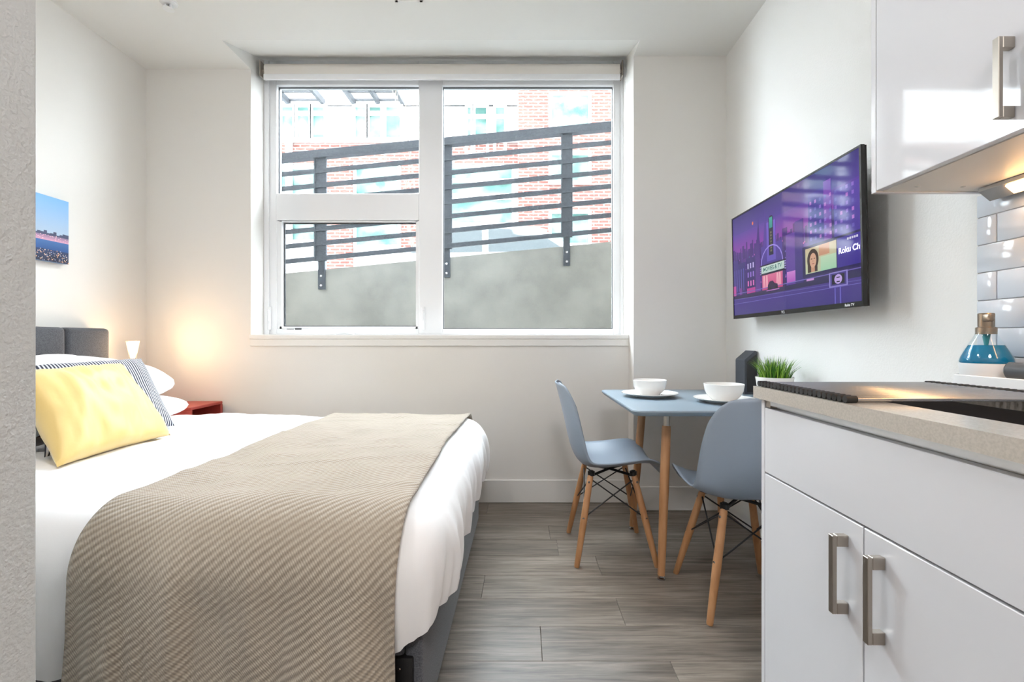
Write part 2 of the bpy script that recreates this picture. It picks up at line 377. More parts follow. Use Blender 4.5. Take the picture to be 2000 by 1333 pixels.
# roller blind
bl = thing('roller_blind', (-.55, 3.03, 2.79), 'white roller blind rolled up tight at the top of the window', 'blind')
BY = 3.06; br = .042
zr = wz(139, BY)
obj('fabric_roll', MB().tube([(WX0+.06, BY, zr), (WX1-.045, BY, zr)], br, 28), M_blind, bl, smooth=50)
obj('hanging_fabric', MB().box(WX0+.062, WX1-.047, BY-br+.001, BY-br+.003, wz(160, BY), zr), M_blind, bl)
obj('bottom_bar', MB().box(WX0+.06, WX1-.045, BY-br-.006, BY-br+.010, wz(163, BY), wz(152, BY), bev=.004, seg=2), M_vinyl, bl)
for sx, x0 in ((1, WX0+.028), (-1, WX1-.028)):
    obj('bracket', MB().box(x0-.004, x0+.004, BY-.035, BY+.03, zr-.05, zr+.055, bev=.002).tube([(x0, BY, zr), (x0+sx*.03, BY, zr)], .014, 12), M_metal, bl)
mb = MB()
cxh = WX1-.012
for k in range(150):
    for dy in (-.04, .02):
        mb.box(cxh-.0016, cxh+.0016, BY+dy-.0016, BY+dy+.0016, zr-.012*k-.004, zr-.012*k+.004)
ch = obj('bead_chain', mb, M_plugw, bl, smooth=0); ch['kind'] = 'stuff'
obj('chain_tensioner', MB().box(cxh-.008, cxh+.011, BY-.05, BY+.03, zr-1.83, zr-1.77, bev=.005), M_plugw, bl)

# ------------------------------------------------------------------ outside
mb = MB()
mb.box(-26, WX0, 3.21, YO, -.5, 17); mb.box(WX1, 26, 3.21, YO, -.5, 17); mb.box(WX0, WX1, 3.21, YO, 3.0, 17); mb.box(WX0, WX1, 3.21, YO, -.5, WZ0-.02)  # own facade; height and width stretched to keep skylight off the building opposite
obj('wall_facade_sky_block', mb, mat('outside_render', (150, 146, 140), .8), kind='structure', smooth=0)
YCW = 4.1
def ctop(x): return 1.95 + (x-.812)*.097
mb = MB(); mb.prism([(-7, YCW, -.5), (7, YCW, -.5), (7, YCW, ctop(7)), (-7, YCW, ctop(-7))], (0, .25, 0))
obj('retaining_wall', mb, M_conc, smooth=0, label='bare grey concrete retaining wall with sloping top outside the window', cat='wall')
boxo('lightwell_floor', (-7, 7, YO, YCW, -.55, -.5), M_conc, kind='structure', smooth=0)
mb = MB(); mb.prism([(-7, 4.36, ctop(-7)-.25), (7, 4.36, ctop(7)-.25), (9, 20, 1.6), (-9, 20, 1.4)], (0, 0, -.2))
obj('ground_street', mb, mat('pavement', (84, 84, 86), .9), kind='structure', smooth=0)
rl = thing('railing', (-.1, YCW-.03, 1.6), 'dark grey steel railing with sloping horizontal bars on the concrete wall', 'railing')
def sloped(x0, x1, zoff, h, y0, y1):
    return MB().prism([(x0, y0, ctop(x0)+zoff), (x1, y0, ctop(x1)+zoff), (x1, y0, ctop(x1)+zoff+h), (x0, y0, ctop(x0)+zoff+h)], (0, y1-y0, 0))
RS = YCW/F
def zo(py): return (482-py)*RS   # pixel rows read at the post at x=1107
obj('top_rail', sloped(-7, 7, zo(268), .066, YCW-.075, YCW-.005), M_rail, rl, smooth=0)
for py in (297, 325, 353, 381, 409, 437, 466): obj('bar', sloped(-7, 7, zo(py), .04, YCW-.055, YCW-.042), M_rail, rl, smooth=0)
for px in (382, 627, 872, 1107, 1345):
    x = (px-1022)/F*(YCW-.03)
    zb = ctop(x)
    mb = MB(); mb.box(x-.052, x+.052, YCW-.042, YCW-.022, zb+.07, zb+zo(268)+.02, bev=.002); mb.box(x-.03, x+.03, YCW-.024, YCW-.002, zb-.18, zb+zo(300))
    mb.box(x-.052, x-.04, YCW-.06, YCW-.02, zb+.07, zb+zo(268))
    p = obj('post', mb, M_rail, rl, smooth=0)
    obj('bolt', MB().lathe([(0, 0), (.011, 0), (.011, .008), (0, .01)], n=8, M=Matrix.Translation((x, YCW-.024, zb-.06)) @ Matrix.Rotation(PI/2, 4, 'X')), M_steel, p)
    obj('bolt', MB().lathe([(0, 0), (.011, 0), (.011, .008), (0, .01)], n=8, M=Matrix.Translation((x, YCW-.024, zb-.145)) @ Matrix.Rotation(PI/2, 4, 'X')), M_steel, p)
# building across the street
YF = 12.0
def fx(px): return (px-1022)/F*YF
def fz(py): return 1.06+(665-py)/F*YF
M_stucco = mat('white_panel', (236, 236, 236), .8)
M_pane = mat('far_glass', (66, 108, 102), .3, var=(2.2, (140, 166, 162), 2), spec=.2)
M_fframe = mat('far_frame', (240, 240, 240), .5)
bd = thing('apartment_building', (fx(800), YF+1, 1.4), 'pale apartment building with brick panels across the street outside', 'building')
obj('facade_panel', MB().box(fx(250), fx(1012), YF, YF+1.5, 1.3, 8.3), M_stucco, bd, smooth=0)
obj('facade_panel', MB().box(fx(1190), fx(1900), YF, YF+1.5, 1.3, 8.3), M_stucco, bd, smooth=0)
tower = obj('brick_tower', MB().box(fx(1012), fx(1190), YF-.25, YF+1.5, 1.3, 8.3), M_brick, bd, smooth=0)
band = obj('brick_band', MB().box(fx(250), fx(1012), YF-.06, YF, fz(322), fz(281)), M_brick, bd, smooth=0)
for a, b_ in ((640, 690), (785, 862), (470, 520)): obj('brick_pier', MB().box(fx(a), fx(b_), YF-.06, YF, 1.3, fz(322)), M_brick, bd, smooth=0)
obj('coping', MB().box(fx(250), fx(1012), YF-.14, YF, fz(281), fz(275)), M_fframe, bd, smooth=0)
obj('downpipe', MB().box(fx(563), fx(574), YF-.16, YF-.06, 1.3, fz(275)), M_fframe, bd, smooth=0)
def fwin(x0, x1, y0, y1, split=None, yf=YF):
    mb = MB(); t = .07
    X0, X1, Z0, Z1 = fx(x0), fx(x1), fz(y1), fz(y0)
    mb.box(X0-t, X0, yf-.08, yf, Z0-t, Z1+t); mb.box(X1, X1+t, yf-.08, yf, Z0-t, Z1+t); mb.box(X0, X1, yf-.08, yf, Z0-t, Z0); mb.box(X0, X1, yf-.08, yf, Z1, Z1+t)
    if split: mb.box(X0, X1, yf-.08, yf, fz(split+4), fz(split-4))
    f = obj('window', mb, M_fframe, bd, smooth=0)
    obj('pane', MB().box(X0, X1, yf-.03, yf-.01, Z0, Z1), M_pane, f, smooth=0)
for a, b_ in ((553, 574), (583, 605), (613, 635), (695, 715), (723, 745), (755, 783)): fwin(a, b_, 211, 271, 224)
for a, b_ in ((914, 920), (929, 950), (969, 985)): fwin(a, b_, 212, 300, 230)
for a, b_ in ((882, 918), (928, 950), (968, 990)): fwin(a, b_, 150, 187)
for a, b_ in ((553, 574), (583, 605), (613, 635), (695, 715), (723, 745), (755, 783)): fwin(a, b_, 100, 172)
for a, b_, c, e in ((548, 630, 332, 470), (697, 778, 325, 480), (880, 1000, 330, 380), (880, 1000, 392, 490)): fwin(a, b_, c, e, (c+e)//2)
for c, e in ((198, 258), (312, 362), (424, 480)):
    fwin(1076, 1146, c, e, None, YF-.25)
obj('door_hood', MB().box(fx(880), fx(992), YF-.5, YF, fz(206), fz(197)), M_fframe, bd, smooth=0)
M_can = mat('canopy_steel', (46, 49, 54), .5)
for a, b_ in ((497, 632), (692, 787)):
    mb = MB(); xs = [fx(a), (fx(a)+fx(b_))/2, fx(b_)]; zc = fz(199)
    for x in xs: mb.prism([(x-.04, YF, zc-.1), (x+.04, YF, zc-.1), (x+.04, YF, zc+.06), (x-.04, YF, zc+.06)], (0, -.85, 0))
    for yy in (YF-.85, YF-.45, YF-.05): mb.box(xs[0], xs[2], yy-.02, yy+.02, zc, zc+.05)
    obj('steel_canopy', mb, M_can, bd, smooth=0)
# parked car, street tree, cable
cr = thing('parked_car', (-.4, 8, 1.45), 'pale parked car seen through the railing behind the concrete wall', 'car')
prof = [(-2.2, 1.75), (-2.25, 2.1), (-2.15, 2.32), (-1.55, 2.42), (-.85, 2.83), (-.1, 2.92), (.65, 2.85), (1.3, 2.46), (1.95, 2.34), (2.1, 2.1), (2.1, 1.75)]
obj('body', MB().prism([(-.4+x, 7.2, z) for x, z in prof], (0, 1.65, 0)), mat('car_paint', (230, 232, 235), .25), cr, smooth=0)
M_cglass = mat('car_glass', (120, 130, 136), .3, spec=.2)
for q in ([(-1.4, 2.44), (-.82, 2.76), (-.25, 2.83), (-.25, 2.46)], [(-.15, 2.46), (-.15, 2.84), (.6, 2.79), (1.1, 2.47)]):
    obj('side_window', MB().prism([(-.4+x, 7.195, z) for x, z in q], (0, .02, 0)), M_cglass, cr, smooth=0)
for x in (-1.75, .9):
    obj('wheel', MB().lathe([(0, 0), (.2, 0), (.31, .02), (.31, .2), (0, .2)], n=24, M=Matrix.Translation((x-.0, 7.18, 1.76)) @ Matrix.Rotation(-PI/2, 4, 'X')), M_blackp, cr)
tr = thing('street_tree', (-2.1, 9, 1.5), 'thin bare street tree in front of the pale building', 'tree')
mb = MB(); base = Vector((-2.1, 9, 1.3))
def branch(p, d_, L_, r, depth):
    q = p + d_*L_
    mb.tube([p, (p+q)/2+Vector((random.uniform(-.04, .04), 0, random.uniform(-.03, .03))), q], [r, r*.85, r*.65], 5)
    if depth:
        for _ in range(3 if depth > 1 else 2):
            n_ = (d_ + Vector((random.uniform(-.6, .6), random.uniform(-.5, .5), random.uniform(.0, .35)))).normalized()
            branch(q if random.random() < .5 else p+d_*L_*random.uniform(.5, .95), n_, L_*random.uniform(.5, .75), r*.55, depth-1)
branch(base, Vector((0, 0, 1)), 2.4, .035, 4)
obj('branches', mb, mat('bark', (120, 108, 98), .9), tr)
obj('facade_cable', MB().tube([(fx(400), YF-.02, fz(207.5)), (fx(1011), YF-.02, fz(207.5))], .014, 6), M_blackp, bd)

# ------------------------------------------------------------------ ceiling fittings, added fill lamps
def disc_fill_lamp(name, loc, r, strength, label):  # made-up fixture, out of view, brightens the interior
    t = thing(name, loc, label, 'lamp')
    obj('base_ring', MB().lathe([(0, 0), (r, 0), (r, -.03), (r-.012, -.035), (r-.012, -.03), (0, -.03)], loc, 48), M_vinyl, t)
    obj('diffuser', MB().lathe([(r-.014, -.031), (r-.03, -.05), (r*.6, -.066), (0, -.072)], loc, 48), emit(name+'_glow', (254, 252, 252), strength), t)
disc_fill_lamp('fill_lamp', (-1.09, 1.0, ZC), .135, CEIL_FILL, 'added round white fill lamp on the ceiling above the bed')  # added out of view as general room fill
disc_fill_lamp('fill_lamp', (.1, -.9, ZC), .3, HALL_FILL, 'added round white fill lamp on the entry hall ceiling')  # added behind the camera to light surfaces facing it
sp = thing('sprinkler_head', (-1.86, 2.385, ZC), 'small white sprinkler head on the ceiling above the bed', 'sprinkler')
c = (-1.86, 2.385, ZC)
obj('escutcheon', MB().lathe([(0, 0), (.042, 0), (.04, -.007), (.024, -.014), (0, -.014)], c, 28), M_plugw, sp)
for q in (-.0135, .0135): obj('frame_arm', MB().box(c[0]+q-.0025, c[0]+q+.0025, c[1]-.004, c[1]+.004, ZC-.036, ZC-.013), M_plugw, sp)
obj('bulb', MB().tube([(c[0], c[1], ZC-.034), (c[0], c[1], ZC-.014)], .004, 8), M_metal, sp)
obj('deflector', MB().lathe([(0, -.034), (.026, -.036), (.026, -.039), (0, -.039)], c, 16), M_plugw, sp)
vt = thing('ceiling_vent', (-.597, 2.3, ZC), 'white square air vent grille on the ceiling near the window', 'vent')
vx0, vx1, vy0, vy1 = -.667, -.525, 2.234, 2.374
obj('frame', MB().box(vx0, vx0+.014, vy0, vy1, ZC-.01, ZC).box(vx1-.014, vx1, vy0, vy1, ZC-.01, ZC).box(vx0, vx1, vy0, vy0+.014, ZC-.01, ZC).box(vx0, vx1, vy1-.014, vy1, ZC-.01, ZC), M_trim, vt)
for k in range(6):
    yy = vy0+.02+k*.019
    obj('slat', MB().prism([(vx0+.014, yy, ZC-.008), (vx1-.014, yy, ZC-.008), (vx1-.014, yy+.012, ZC-.001), (vx0+.014, yy+.012, ZC-.001)], (0, .002, 0)), M_trim, vt, smooth=0)

# ------------------------------------------------------------------ bed
bed = thing('bed', (-1.3, 1.87, 0), 'low bed with grey upholstered frame and headboard against the left wall', 'bed')
BY0, BY1, BXF = 1.128, 2.56, -.25
hy0, hy1 = 1.10, 2.606
ys = [1.10, 1.35, 1.605, 1.855, 2.105, 2.355, 2.606]
for a, b_ in zip(ys[:-1], ys[1:]):
    obj('headboard_panel', MB().box(XL+.035, XL+.105, a+.001, b_-.001, .22, 1.127, bev=.022, seg=4), M_grey_fab, bed, smooth=60)
obj('headboard_back', MB().box(XL+.006, XL+.05, hy0, hy1, .05, 1.115, bev=.008), M_grey_fab, bed)
obj('foot_rail', MB().box(BXF-.045, BXF, BY0, BY1, .055, .33, bev=.012, seg=3), M_grey_fab, bed, smooth=60)
obj('side_rail', MB().box(XL+.1, BXF-.046, BY0, BY0+.045, .055, .33, bev=.012, seg=3), M_grey_fab, bed, smooth=60)
obj('side_rail', MB().box(XL+.1, BXF-.046, BY1-.045, BY1, .055, .33, bev=.012, seg=3), M_grey_fab, bed, smooth=60)
obj('platform', MB().box(XL+.11, BXF-.05, BY0+.046, BY1-.046, .28, .325), M_black, bed)
for x in (BXF-.055, XL+.2):
    for y in (BY0+.012, BY1-.012):
        s = -1 if y < 1.8 else 1
        l = obj('leg', MB().box(x-.034, x+.034, y-.022, y+.022, 0, .278 if s < 0 else .12, bev=.006, seg=2), M_blackp, bed)
        if s < 0: obj('screw', MB().lathe([(0, 0), (.004, 0), (.003, .002), (0, .002)], n=10, M=Matrix.Translation((x, y-.022, .25)) @ Matrix.Rotation(PI/2, 4, 'X')), M_steel, l)
obj('mattress', MB().box(XL+.12, BXF-.05, BY0+.03, BY1-.03, .326, .60, bev=.05, seg=4), M_mattress, smooth=60, label='white mattress under the duvet on the grey bed', cat='mattress')

ZT = .635
def fbm(x, y, s): return noise.fractal(Vector((x*s, y*s, 1.3)), 1.0, 2.0, 3)
def duvet_bump(x, y):
    b = .012*fbm(x, y, 2.3) + .006*noise.noise(Vector((x*7, y*4, 2)))
    b += .007*max(0, noise.noise(Vector((x*5+2*y, y*16-3*x, 6))))**1.3 + .004*noise.noise(Vector((x*17, y*9, 3)))
    b += .018*math.exp(-((x+1.55)/.35)**2)
    return b
DX0, DX1, DY0, DY1, RC = -2.05, -.195, 1.055, 2.645, .16
def perim(t):
    # rounded rectangle, counter-clockwise from head/near
    w, h = DX1-DX0-2*RC, DY1-DY0-2*RC; q = PI/2*RC; tot = 2*(w+h)+4*q; s = t*tot
    segs = [('l', w, (DX0+RC, DY0), (1, 0)), ('a', q, (DX1-RC, DY0+RC), -PI/2), ('l', h, (DX1, DY0+RC), (0, 1)), ('a', q, (DX1-RC, DY1-RC), 0),
            ('l', w, (DX1-RC, DY1), (-1, 0)), ('a', q, (DX0+RC, DY1-RC), PI/2), ('l', h, (DX0, DY1-RC), (0, -1)), ('a', q, (DX0+RC, DY0+RC), PI)]
    for kind, L_, p, d_ in segs:
        if s <= L_ or kind == 'a' and p == segs[-1][2]:
            if kind == 'l':
                return Vector((p[0]+d_[0]*s, p[1]+d_[1]*s)), Vector((d_[1], -d_[0])), t*tot
            a = d_ + s/RC
            return Vector((p[0]+RC*math.cos(a), p[1]+RC*math.sin(a))), Vector((math.cos(a), math.sin(a))), t*tot
        s -= L_
    return Vector((DX0+RC, DY0)), Vector((0, -1)), 0
RI, RD = .13, .15         # rounding of the edge: inwards, down
def fold(p, s, drop):     # sideways swing of the hanging cloth
    k = max(0, min(1, (drop-.05)/.25))
    f = .016*noise.noise(Vector((s*6.5, 0.3, 4))) + .012*noise.noise(Vector((s*15, 1.3+drop*2, 9))) + .007*noise.noise(Vector((s*34, drop*3, 5)))
    f += .007*math.sin(s*42+3*noise.noise(Vector((s*3, 2, 2))))
    foot = max(0, min(1, (p.x+.45)/.2)) if p is not None else 0
    return f*k*(1.15+1.0*foot)
def hem(p):               # bottom of the duvet
    foot = max(0, min(1, (p.x+.42)/.2))
    return .25 + .10*foot + .012*noise.noise(Vector((p.x*4, p.y*4, 0)))
def duvet(u, v):
    p, nrm, s = perim(u)
    if v < .6:
        t = v/.6
        inner = p - nrm*RI
        c = Vector((max(DX0+.75, min(DX1-.75, p.x)), (DY0+DY1)/2))
        q = c + (inner-c)*t
        return Vector((q.x, q.y, ZT+duvet_bump(q.x, q.y)))
    inner = p - nrm*RI
    b = duvet_bump(inner.x, inner.y)
    if v < .76:
        a = (v-.6)/.16*PI/2
        q = inner + nrm*RI*math.sin(a); z = ZT + b - RD*(1-math.cos(a))
        f = fold(p, s, RD*(1-math.cos(a)))
        return Vector((q.x+nrm.x*f, q.y+nrm.y*f, z))
    t = (v-.76)/.24; z0 = ZT+b-RD; z1 = hem(p); drop = RD + t*(z0-z1)
    f = fold(p, s, drop) - .022*t*t
    q = p + nrm*f
    return Vector((q.x, q.y, z0+(z1-z0)*t))
mb = MB(); mb.grid(duvet, 560, 90, close_u=True)
bmesh.ops.remove_doubles(mb.bm, verts=mb.bm.verts[:], dist=.0002)
obj('duvet', mb, M_white_sheet, smooth=80, label='crumpled white duvet spread over the bed', cat='duvet')
# throw blanket across the foot of the bed
BX0, BX1 = -1.045, -.30
tot_top = (DY1-RI)-(DY0+RI)
def throw(u, v):
    # v runs from the hanging near end over the top to the far side
    off = .014
    hang, arc, far = .40, .22, .10
    T = hang+arc+tot_top+far; d_ = v*T
    wob = .012*noise.noise(Vector((v*6, u*.5, 5)))
    edge = BX0 + .02*math.sin(v*5) if u < .5 else BX1
    x = BX0 + (BX1-BX0)*u + wob + (-.03*(1-u))*(1-min(1, d_/hang)) + .012*u*math.sin(v*7)
    s = x-(DX0+RC)
    if d_ < hang:
        t = 1-d_/hang; drop = RD+t*hang
        f = fold(None, s, min(drop, .42))+(.010*math.sin(x*23+1+2*math.sin(x*5)) + .012*math.sin(x*11))*min(1, t*1.5)
        return Vector((x, DY0-off-max(f, -.004*(1-t)-.012)-.01*t, ZT+duvet_bump(x, DY0+RI)-RD-t*hang))
    d_ -= hang
    if d_ < arc:
        a = (1-d_/arc)*PI/2
        f = fold(None, s, RD*(1-math.cos(a)))
        return Vector((x, DY0+RI-(RI+off)*math.sin(a)-f, ZT+duvet_bump(x, DY0+RI)+off*math.cos(a)-RD*(1-math.cos(a))))
    d_ -= arc
    if d_ < tot_top:
        y = DY0+RI+d_
        return Vector((x, y, ZT+duvet_bump(x, y)+off))
    d_ -= tot_top
    a = d_/far*PI/3
    return Vector((x, DY1-RI+(RI+off)*math.sin(a), ZT+duvet_bump(x, DY1-RI)+off*math.cos(a)-RD*(1-math.cos(a))))
mb = MB(); mb.grid(throw, 70, 220, uvs=(.75, 2.1))
th = obj('throw_blanket', mb, M_knit, smooth=80, label='beige ribbed knit throw blanket draped across the foot of the bed', cat='blanket')
sm = th.modifiers.new('thickness', 'SOLIDIFY'); sm.thickness = .008; sm.offset = 1.0

def pillow(name, c00, c10, c11, c01, th_, m, label, wr=.01, seed=0, plump=False, uvs=(1, 1)):
    c00, c10, c11, c01 = map(Vector, (c00, c10, c11, c01))
    nrm = ((c10-c00).cross(c01-c00)).normalized(); ctr = (c00+c10+c11+c01)/4
    mb = MB()
    N = 40
    def side(sg):
        def f(u, v):
            a, b_ = 2*u-1, 2*v-1
            pin, pul = (.07, 0) if not plump else (.0, .10)
            uu = .5 + .5*a*(1-pin*(1-b_*b_)*abs(a)**2)*(1-pul*b_**4); vv = .5 + .5*b_*(1-pin*(1-a*a)*abs(b_)**2)*(1-pul*a**4)
            p = c00*(1-uu)*(1-vv)+c10*uu*(1-vv)+c11*uu*vv+c01*(1-uu)*vv
            h = max(0, (1-a*a)*(1-b_*b_))**(.34 if plump else .42)
            w_ = wr*noise.noise(Vector((u*5+seed, v*3+sg, seed)))*h + wr*.8*noise.noise(Vector((u*14+seed, v*5, sg+seed)))*h*(1-h*.4)
            return p + nrm*(sg*th_/2*h + sg*w_)
        return f
    mb.grid(side(1), N, N, uvs=uvs); mb.grid(side(-1), N, N, uvs=uvs)
    bmesh.ops.remove_doubles(mb.bm, verts=mb.bm.verts[:], dist=.0005)
    return obj(name, mb, m, smooth=80, label=label, cat='pillow')
pillow('bed_pillow', (-1.74, 1.86, .72), (-1.74, 2.44, .72), (-2.32, 2.46, .73), (-2.32, 1.84, .73), .15, M_white_sheet, 'lower plump white pillow next to the red nightstand', .012, 3, True)
pillow('bed_pillow', (-1.83, 1.82, .83), (-1.80, 2.42, .825), (-2.30, 2.46, .92), (-2.32, 1.80, .92), .20, M_white_sheet, 'upper plump white pillow leaning on the grey headboard', .014, 5, True)
pillow('bed_pillow', (-1.78, 1.16, .725), (-1.78, 1.76, .725), (-2.32, 1.76, .73), (-2.32, 1.14, .73), .15, M_white_sheet, 'lower white pillow on the near side of the bed', .012, 8, True)
pillow('throw_pillow', (-1.60, 1.52, .668), (-1.60, 2.09, .668), (-1.93, 2.30, .968), (-1.95, 1.80, .96), .13, M_stripe, 'navy and white striped pillow behind the yellow satin one', .008, 1)
pillow('throw_pillow', (-1.46, 1.425, .662), (-1.475, 1.905, .662), (-1.80, 2.03, .957), (-1.75, 1.555, .95), .16, M_satin, 'yellow satin throw pillow leaning on the bed', .022, 2)

# ------------------------------------------------------------------ nightstand and lamp
ns = thing('nightstand', (-2.2, 2.79, 0), 'small red open-front nightstand between the bed and the window wall', 'nightstand')
nx0, nx1, ny0, ny1, nz = XL+.03, -1.951, 2.668, 2.955, .665
obj('top_panel', MB().box(nx0, nx1, ny0, ny1, nz-.018, nz, bev=.003), M_red, ns)
obj('side_panel', MB().box(nx0, nx1, ny1-.018, ny1, .1, nz-.018, bev=.002), M_red, ns)
obj('side_panel', MB().box(nx0, nx1, ny0, ny0+.018, .1, nz-.018, bev=.002), M_red, ns)
obj('bottom_panel', MB().box(nx0, nx1, ny0+.018, ny1-.018, .1, .118), M_red, ns)
obj('shelf', MB().box(nx0, nx1-.02, ny0+.018, ny1-.018, .36, .376), M_red, ns)
obj('back_panel', MB().box(nx0, nx0+.01, ny0+.018, ny1-.018, .118, nz-.018), M_red, ns)
for x in (nx0+.03, nx1-.03):
    for y in (ny0+.03, ny1-.03): obj('leg', MB().tube([(x, y, 0), (x, y, .1)], [.012, .016], 12), M_red, ns)
lx, ly = -2.335, 2.722
lp = thing('reading_lamp', (lx, ly, nz), 'small lit bedside reading lamp with tapered head on the red nightstand', 'lamp')
obj('base', MB().lathe([(0, 0), (.045, 0), (.045, .01), (.012, .016), (0, .016)], (lx, ly, nz), 28), M_metal, lp)
obj('stem', MB().tube([(lx, ly, nz+.012), (lx-.002, ly, nz+.16), (lx-.002, ly, nz+.255)], .006, 10), M_metal, lp)
Ml = Matrix.Translation((lx, ly, nz)) @ Matrix.Rotation(math.radians(-50), 4, 'Z')   # local +x faces the bed
def lpr(pts, x0, x1): return MB().prism([Ml @ Vector((x0, y_, z_)) for y_, z_ in pts], (Ml.to_3x3() @ Vector((x1-x0, 0, 0))))
obj('shade', lpr([(-.013, .272), (.013, .272), (.031, .384), (-.031, .384)], -.012, .004), M_metal, lp, smooth=0)
obj('cap', lpr([(-.032, .384), (.032, .384), (.032, .391), (-.032, .391)], -.013, .024), M_metal, lp, smooth=0)
obj('collar', MB().lathe([(0, .25), (.013, .25), (.015, .272), (0, .272)], (lx-.002, ly, nz), 20), M_metal, lp)
obj('glowing_lens', lpr([(-.010, .288), (.010, .288), (.026, .38), (-.026, .38)], .0045, .022), emit('warm_lens', (255, 226, 176), 5), lp, smooth=0)
pd = bpy.data.lights.new('reading_lamp_light', 'POINT'); pd.energy = 1.7; pd.color = (1, .66, .34); pd.shadow_soft_size = .06
po = bpy.data.objects.new('reading_lamp_light', pd); COL.objects.link(po); po.parent = lp; po.location = (.05, -.04, .36)

ad = bpy.data.lights.new('reading_lamp_lens_light', 'AREA'); ad.shape = 'RECTANGLE'; ad.size = .05; ad.size_y = .09; ad.energy = 1.3; ad.color = (1, .66, .34)
ao = bpy.data.objects.new('reading_lamp_lens_light', ad); COL.objects.link(ao); ao.parent = lp; ao.location = (.035, -.02, .34); ao.rotation_euler = Vector((1, .05, .35)).to_track_quat('-Z', 'Y').to_euler()

# ------------------------------------------------------------------ canvas print on the left wall
cv = thing('canvas_print', (XL, 2.187, 1.466), 'canvas print of a blue dusk harbour on the left wall', 'picture')
cy0, cy1, cz0, cz1 = 1.90, 2.437, 1.466, 1.80
obj('stretcher', MB().box(XL+.001, XL+.03, cy0, cy1, cz0, cz1), mat('canvas_edge', (120, 150, 190), .8), cv, smooth=0)
mb = MB(); px_ = XL+.0305
def cq(y0, y1, z0, z1, c0, c1=None):
    c1 = c1 or c0; a, b_ = lin(c0), lin(c1)
    mb.poly([(px_, y0, z0), (px_, y1, z0), (px_, y1, z1), (px_, y0, z1)], [a, a, b_, b_])
h = cz1-cz0
cq(cy0, cy1, cz0+.42*h, cz1, (172, 190, 210), (126, 178, 228))
cq(cy0, cy1, cz0+.32*h, cz0+.42*h, (216, 160, 186), (96, 100, 130))
cq(cy0, cy1, cz0+.18*h, cz0+.32*h, (44, 84, 140), (70, 110, 166))
cq(cy0, cy1, cz0, cz0+.18*h, (38, 42, 62), (48, 66, 104))
px_ += .0002
for k in range(34):
    y = cy0 + (cy1-cy0)*k/34; hh = random.uniform(.02, .07)*h
    cq(y, y+(cy1-cy0)/34, cz0+.40*h, cz0+.40*h+hh, (70, 76, 104))
px_ += .0002
for k in range(420):
    y, z = random.uniform(cy0, cy1-.004), cz0+random.uniform(0, .17)*h
    cc = random.choice([(220, 200, 190), (240, 190, 150), (150, 160, 190), (20, 24, 36), (90, 90, 120)])
    w_ = random.uniform(.002, .006); cq(y, y+w_, z, z+random.uniform(.002, .006), cc)
for k in range(120):
    y, z = random.uniform(cy0, cy1-.004), cz0+random.uniform(.33, .40)*h
    cq(y, y+.004, z, z+.003, random.choice([(255, 205, 205), (235, 175, 200)]))
obj('picture_face', mb, vcol_mat('canvas_ink', 0, .7), cv, smooth=0, recalc=False)

# ------------------------------------------------------------------ television
TY, TX, TZ, TWd, TH = 2.52, 1.166, 1.177, .964, .554
tv = thing('television', (TX, 2.04, TZ), 'flat screen television on the right wall showing a purple night city', 'television')
def tp(u, v, d_=0.): return Vector((TX-.011*v-d_, TY-u*TWd, TZ+v*TH))
def tbox(u0, u1, v0, v1, d0, d1): # slab between depths, d towards the room
    return [tp(u0, v0, d0), tp(u1, v0, d0), tp(u1, v1, d0), tp(u0, v1, d0)], (-(d1-d0), 0, 0)
bu, bv, bt = .009, .034, .014
mb = MB()
for a in ((0, bu, 0, 1), (1-bu, 1, 0, 1), (bu, 1-bu, 0, bv), (bu, 1-bu, 1-bt, 1)): mb.prism(*tbox(*a, -.012, .002))
M_bez = mat('bezel_black', (14, 14, 16), .18)
obj('bezel', mb, M_bez, tv, smooth=0)
obj('housing', MB().prism(*tbox(.002, .998, .002, .998, -.02, -.002)).prism(*tbox(.1, .9, .06, .7, -.06, -.02)), M_blackp, tv, smooth=0)
obj('wall_mount', MB().box(TX+.05, XR, 1.9, 2.18, 1.33, 1.55, bev=.004), M_black, tv)
mb = MB(); lay = [0]
def su(u): return bu+u*(1-2*bu)
def sv(v): return bv+v*(1-bv-bt)
def sq(pts, c, c2=None):
    """flat polygon of the shown picture, screen coordinates 0..1; c2 is the colour of the upper points"""
    lay[0] += 1; d_ = .0002 + lay[0]*2e-6
    ps = [tp(su(u), sv(v), d_) for u, v in pts]
    vm = sum(v for _, v in pts)/len(pts)
    mb.poly(ps, [lin(c if (c2 is None or v < vm) else c2) for _, v in pts])
def sr(u0, u1, v0, v1, c, c2=None): sq([(u0, v0), (u1, v0), (u1, v1), (u0, v1)], c, c2)
sr(0, 1, .0, .16, (62, 48, 132), (74, 54, 142))
sr(0, 1, .16, .30, (48, 42, 84), (62, 48, 110))
sr(0, 1, .30, .62, (84, 52, 146), (104, 60, 160))
sr(0, 1, .62, .82, (150, 66, 176), (96, 66, 168))
sr(0, 1, .82, 1.0, (88, 66, 160), (64, 52, 130))
for k in range(46):                       # distant skyline
    u = k/46; hgt = .62+.05*noise.noise(Vector((k*.7, 3, 0)))+random.uniform(0, .10)
    sr(u, u+random.uniform(.012, .024), .5, hgt, (66, 42, 116), (80, 48, 132))
sq([(.26, .6), (.30, .6), (.285, .88)], (74, 50, 132)); sq([(.33, .6), (.37, .6), (.352, .94)], (92, 66, 160))
for k in range(26):
    u = k/26; hgt = random.uniform(.44, .60); sr(u, u+.036, .25, hgt, random.choice([(62, 40, 112), (78, 46, 128), (52, 36, 98), (96, 50, 140)]))
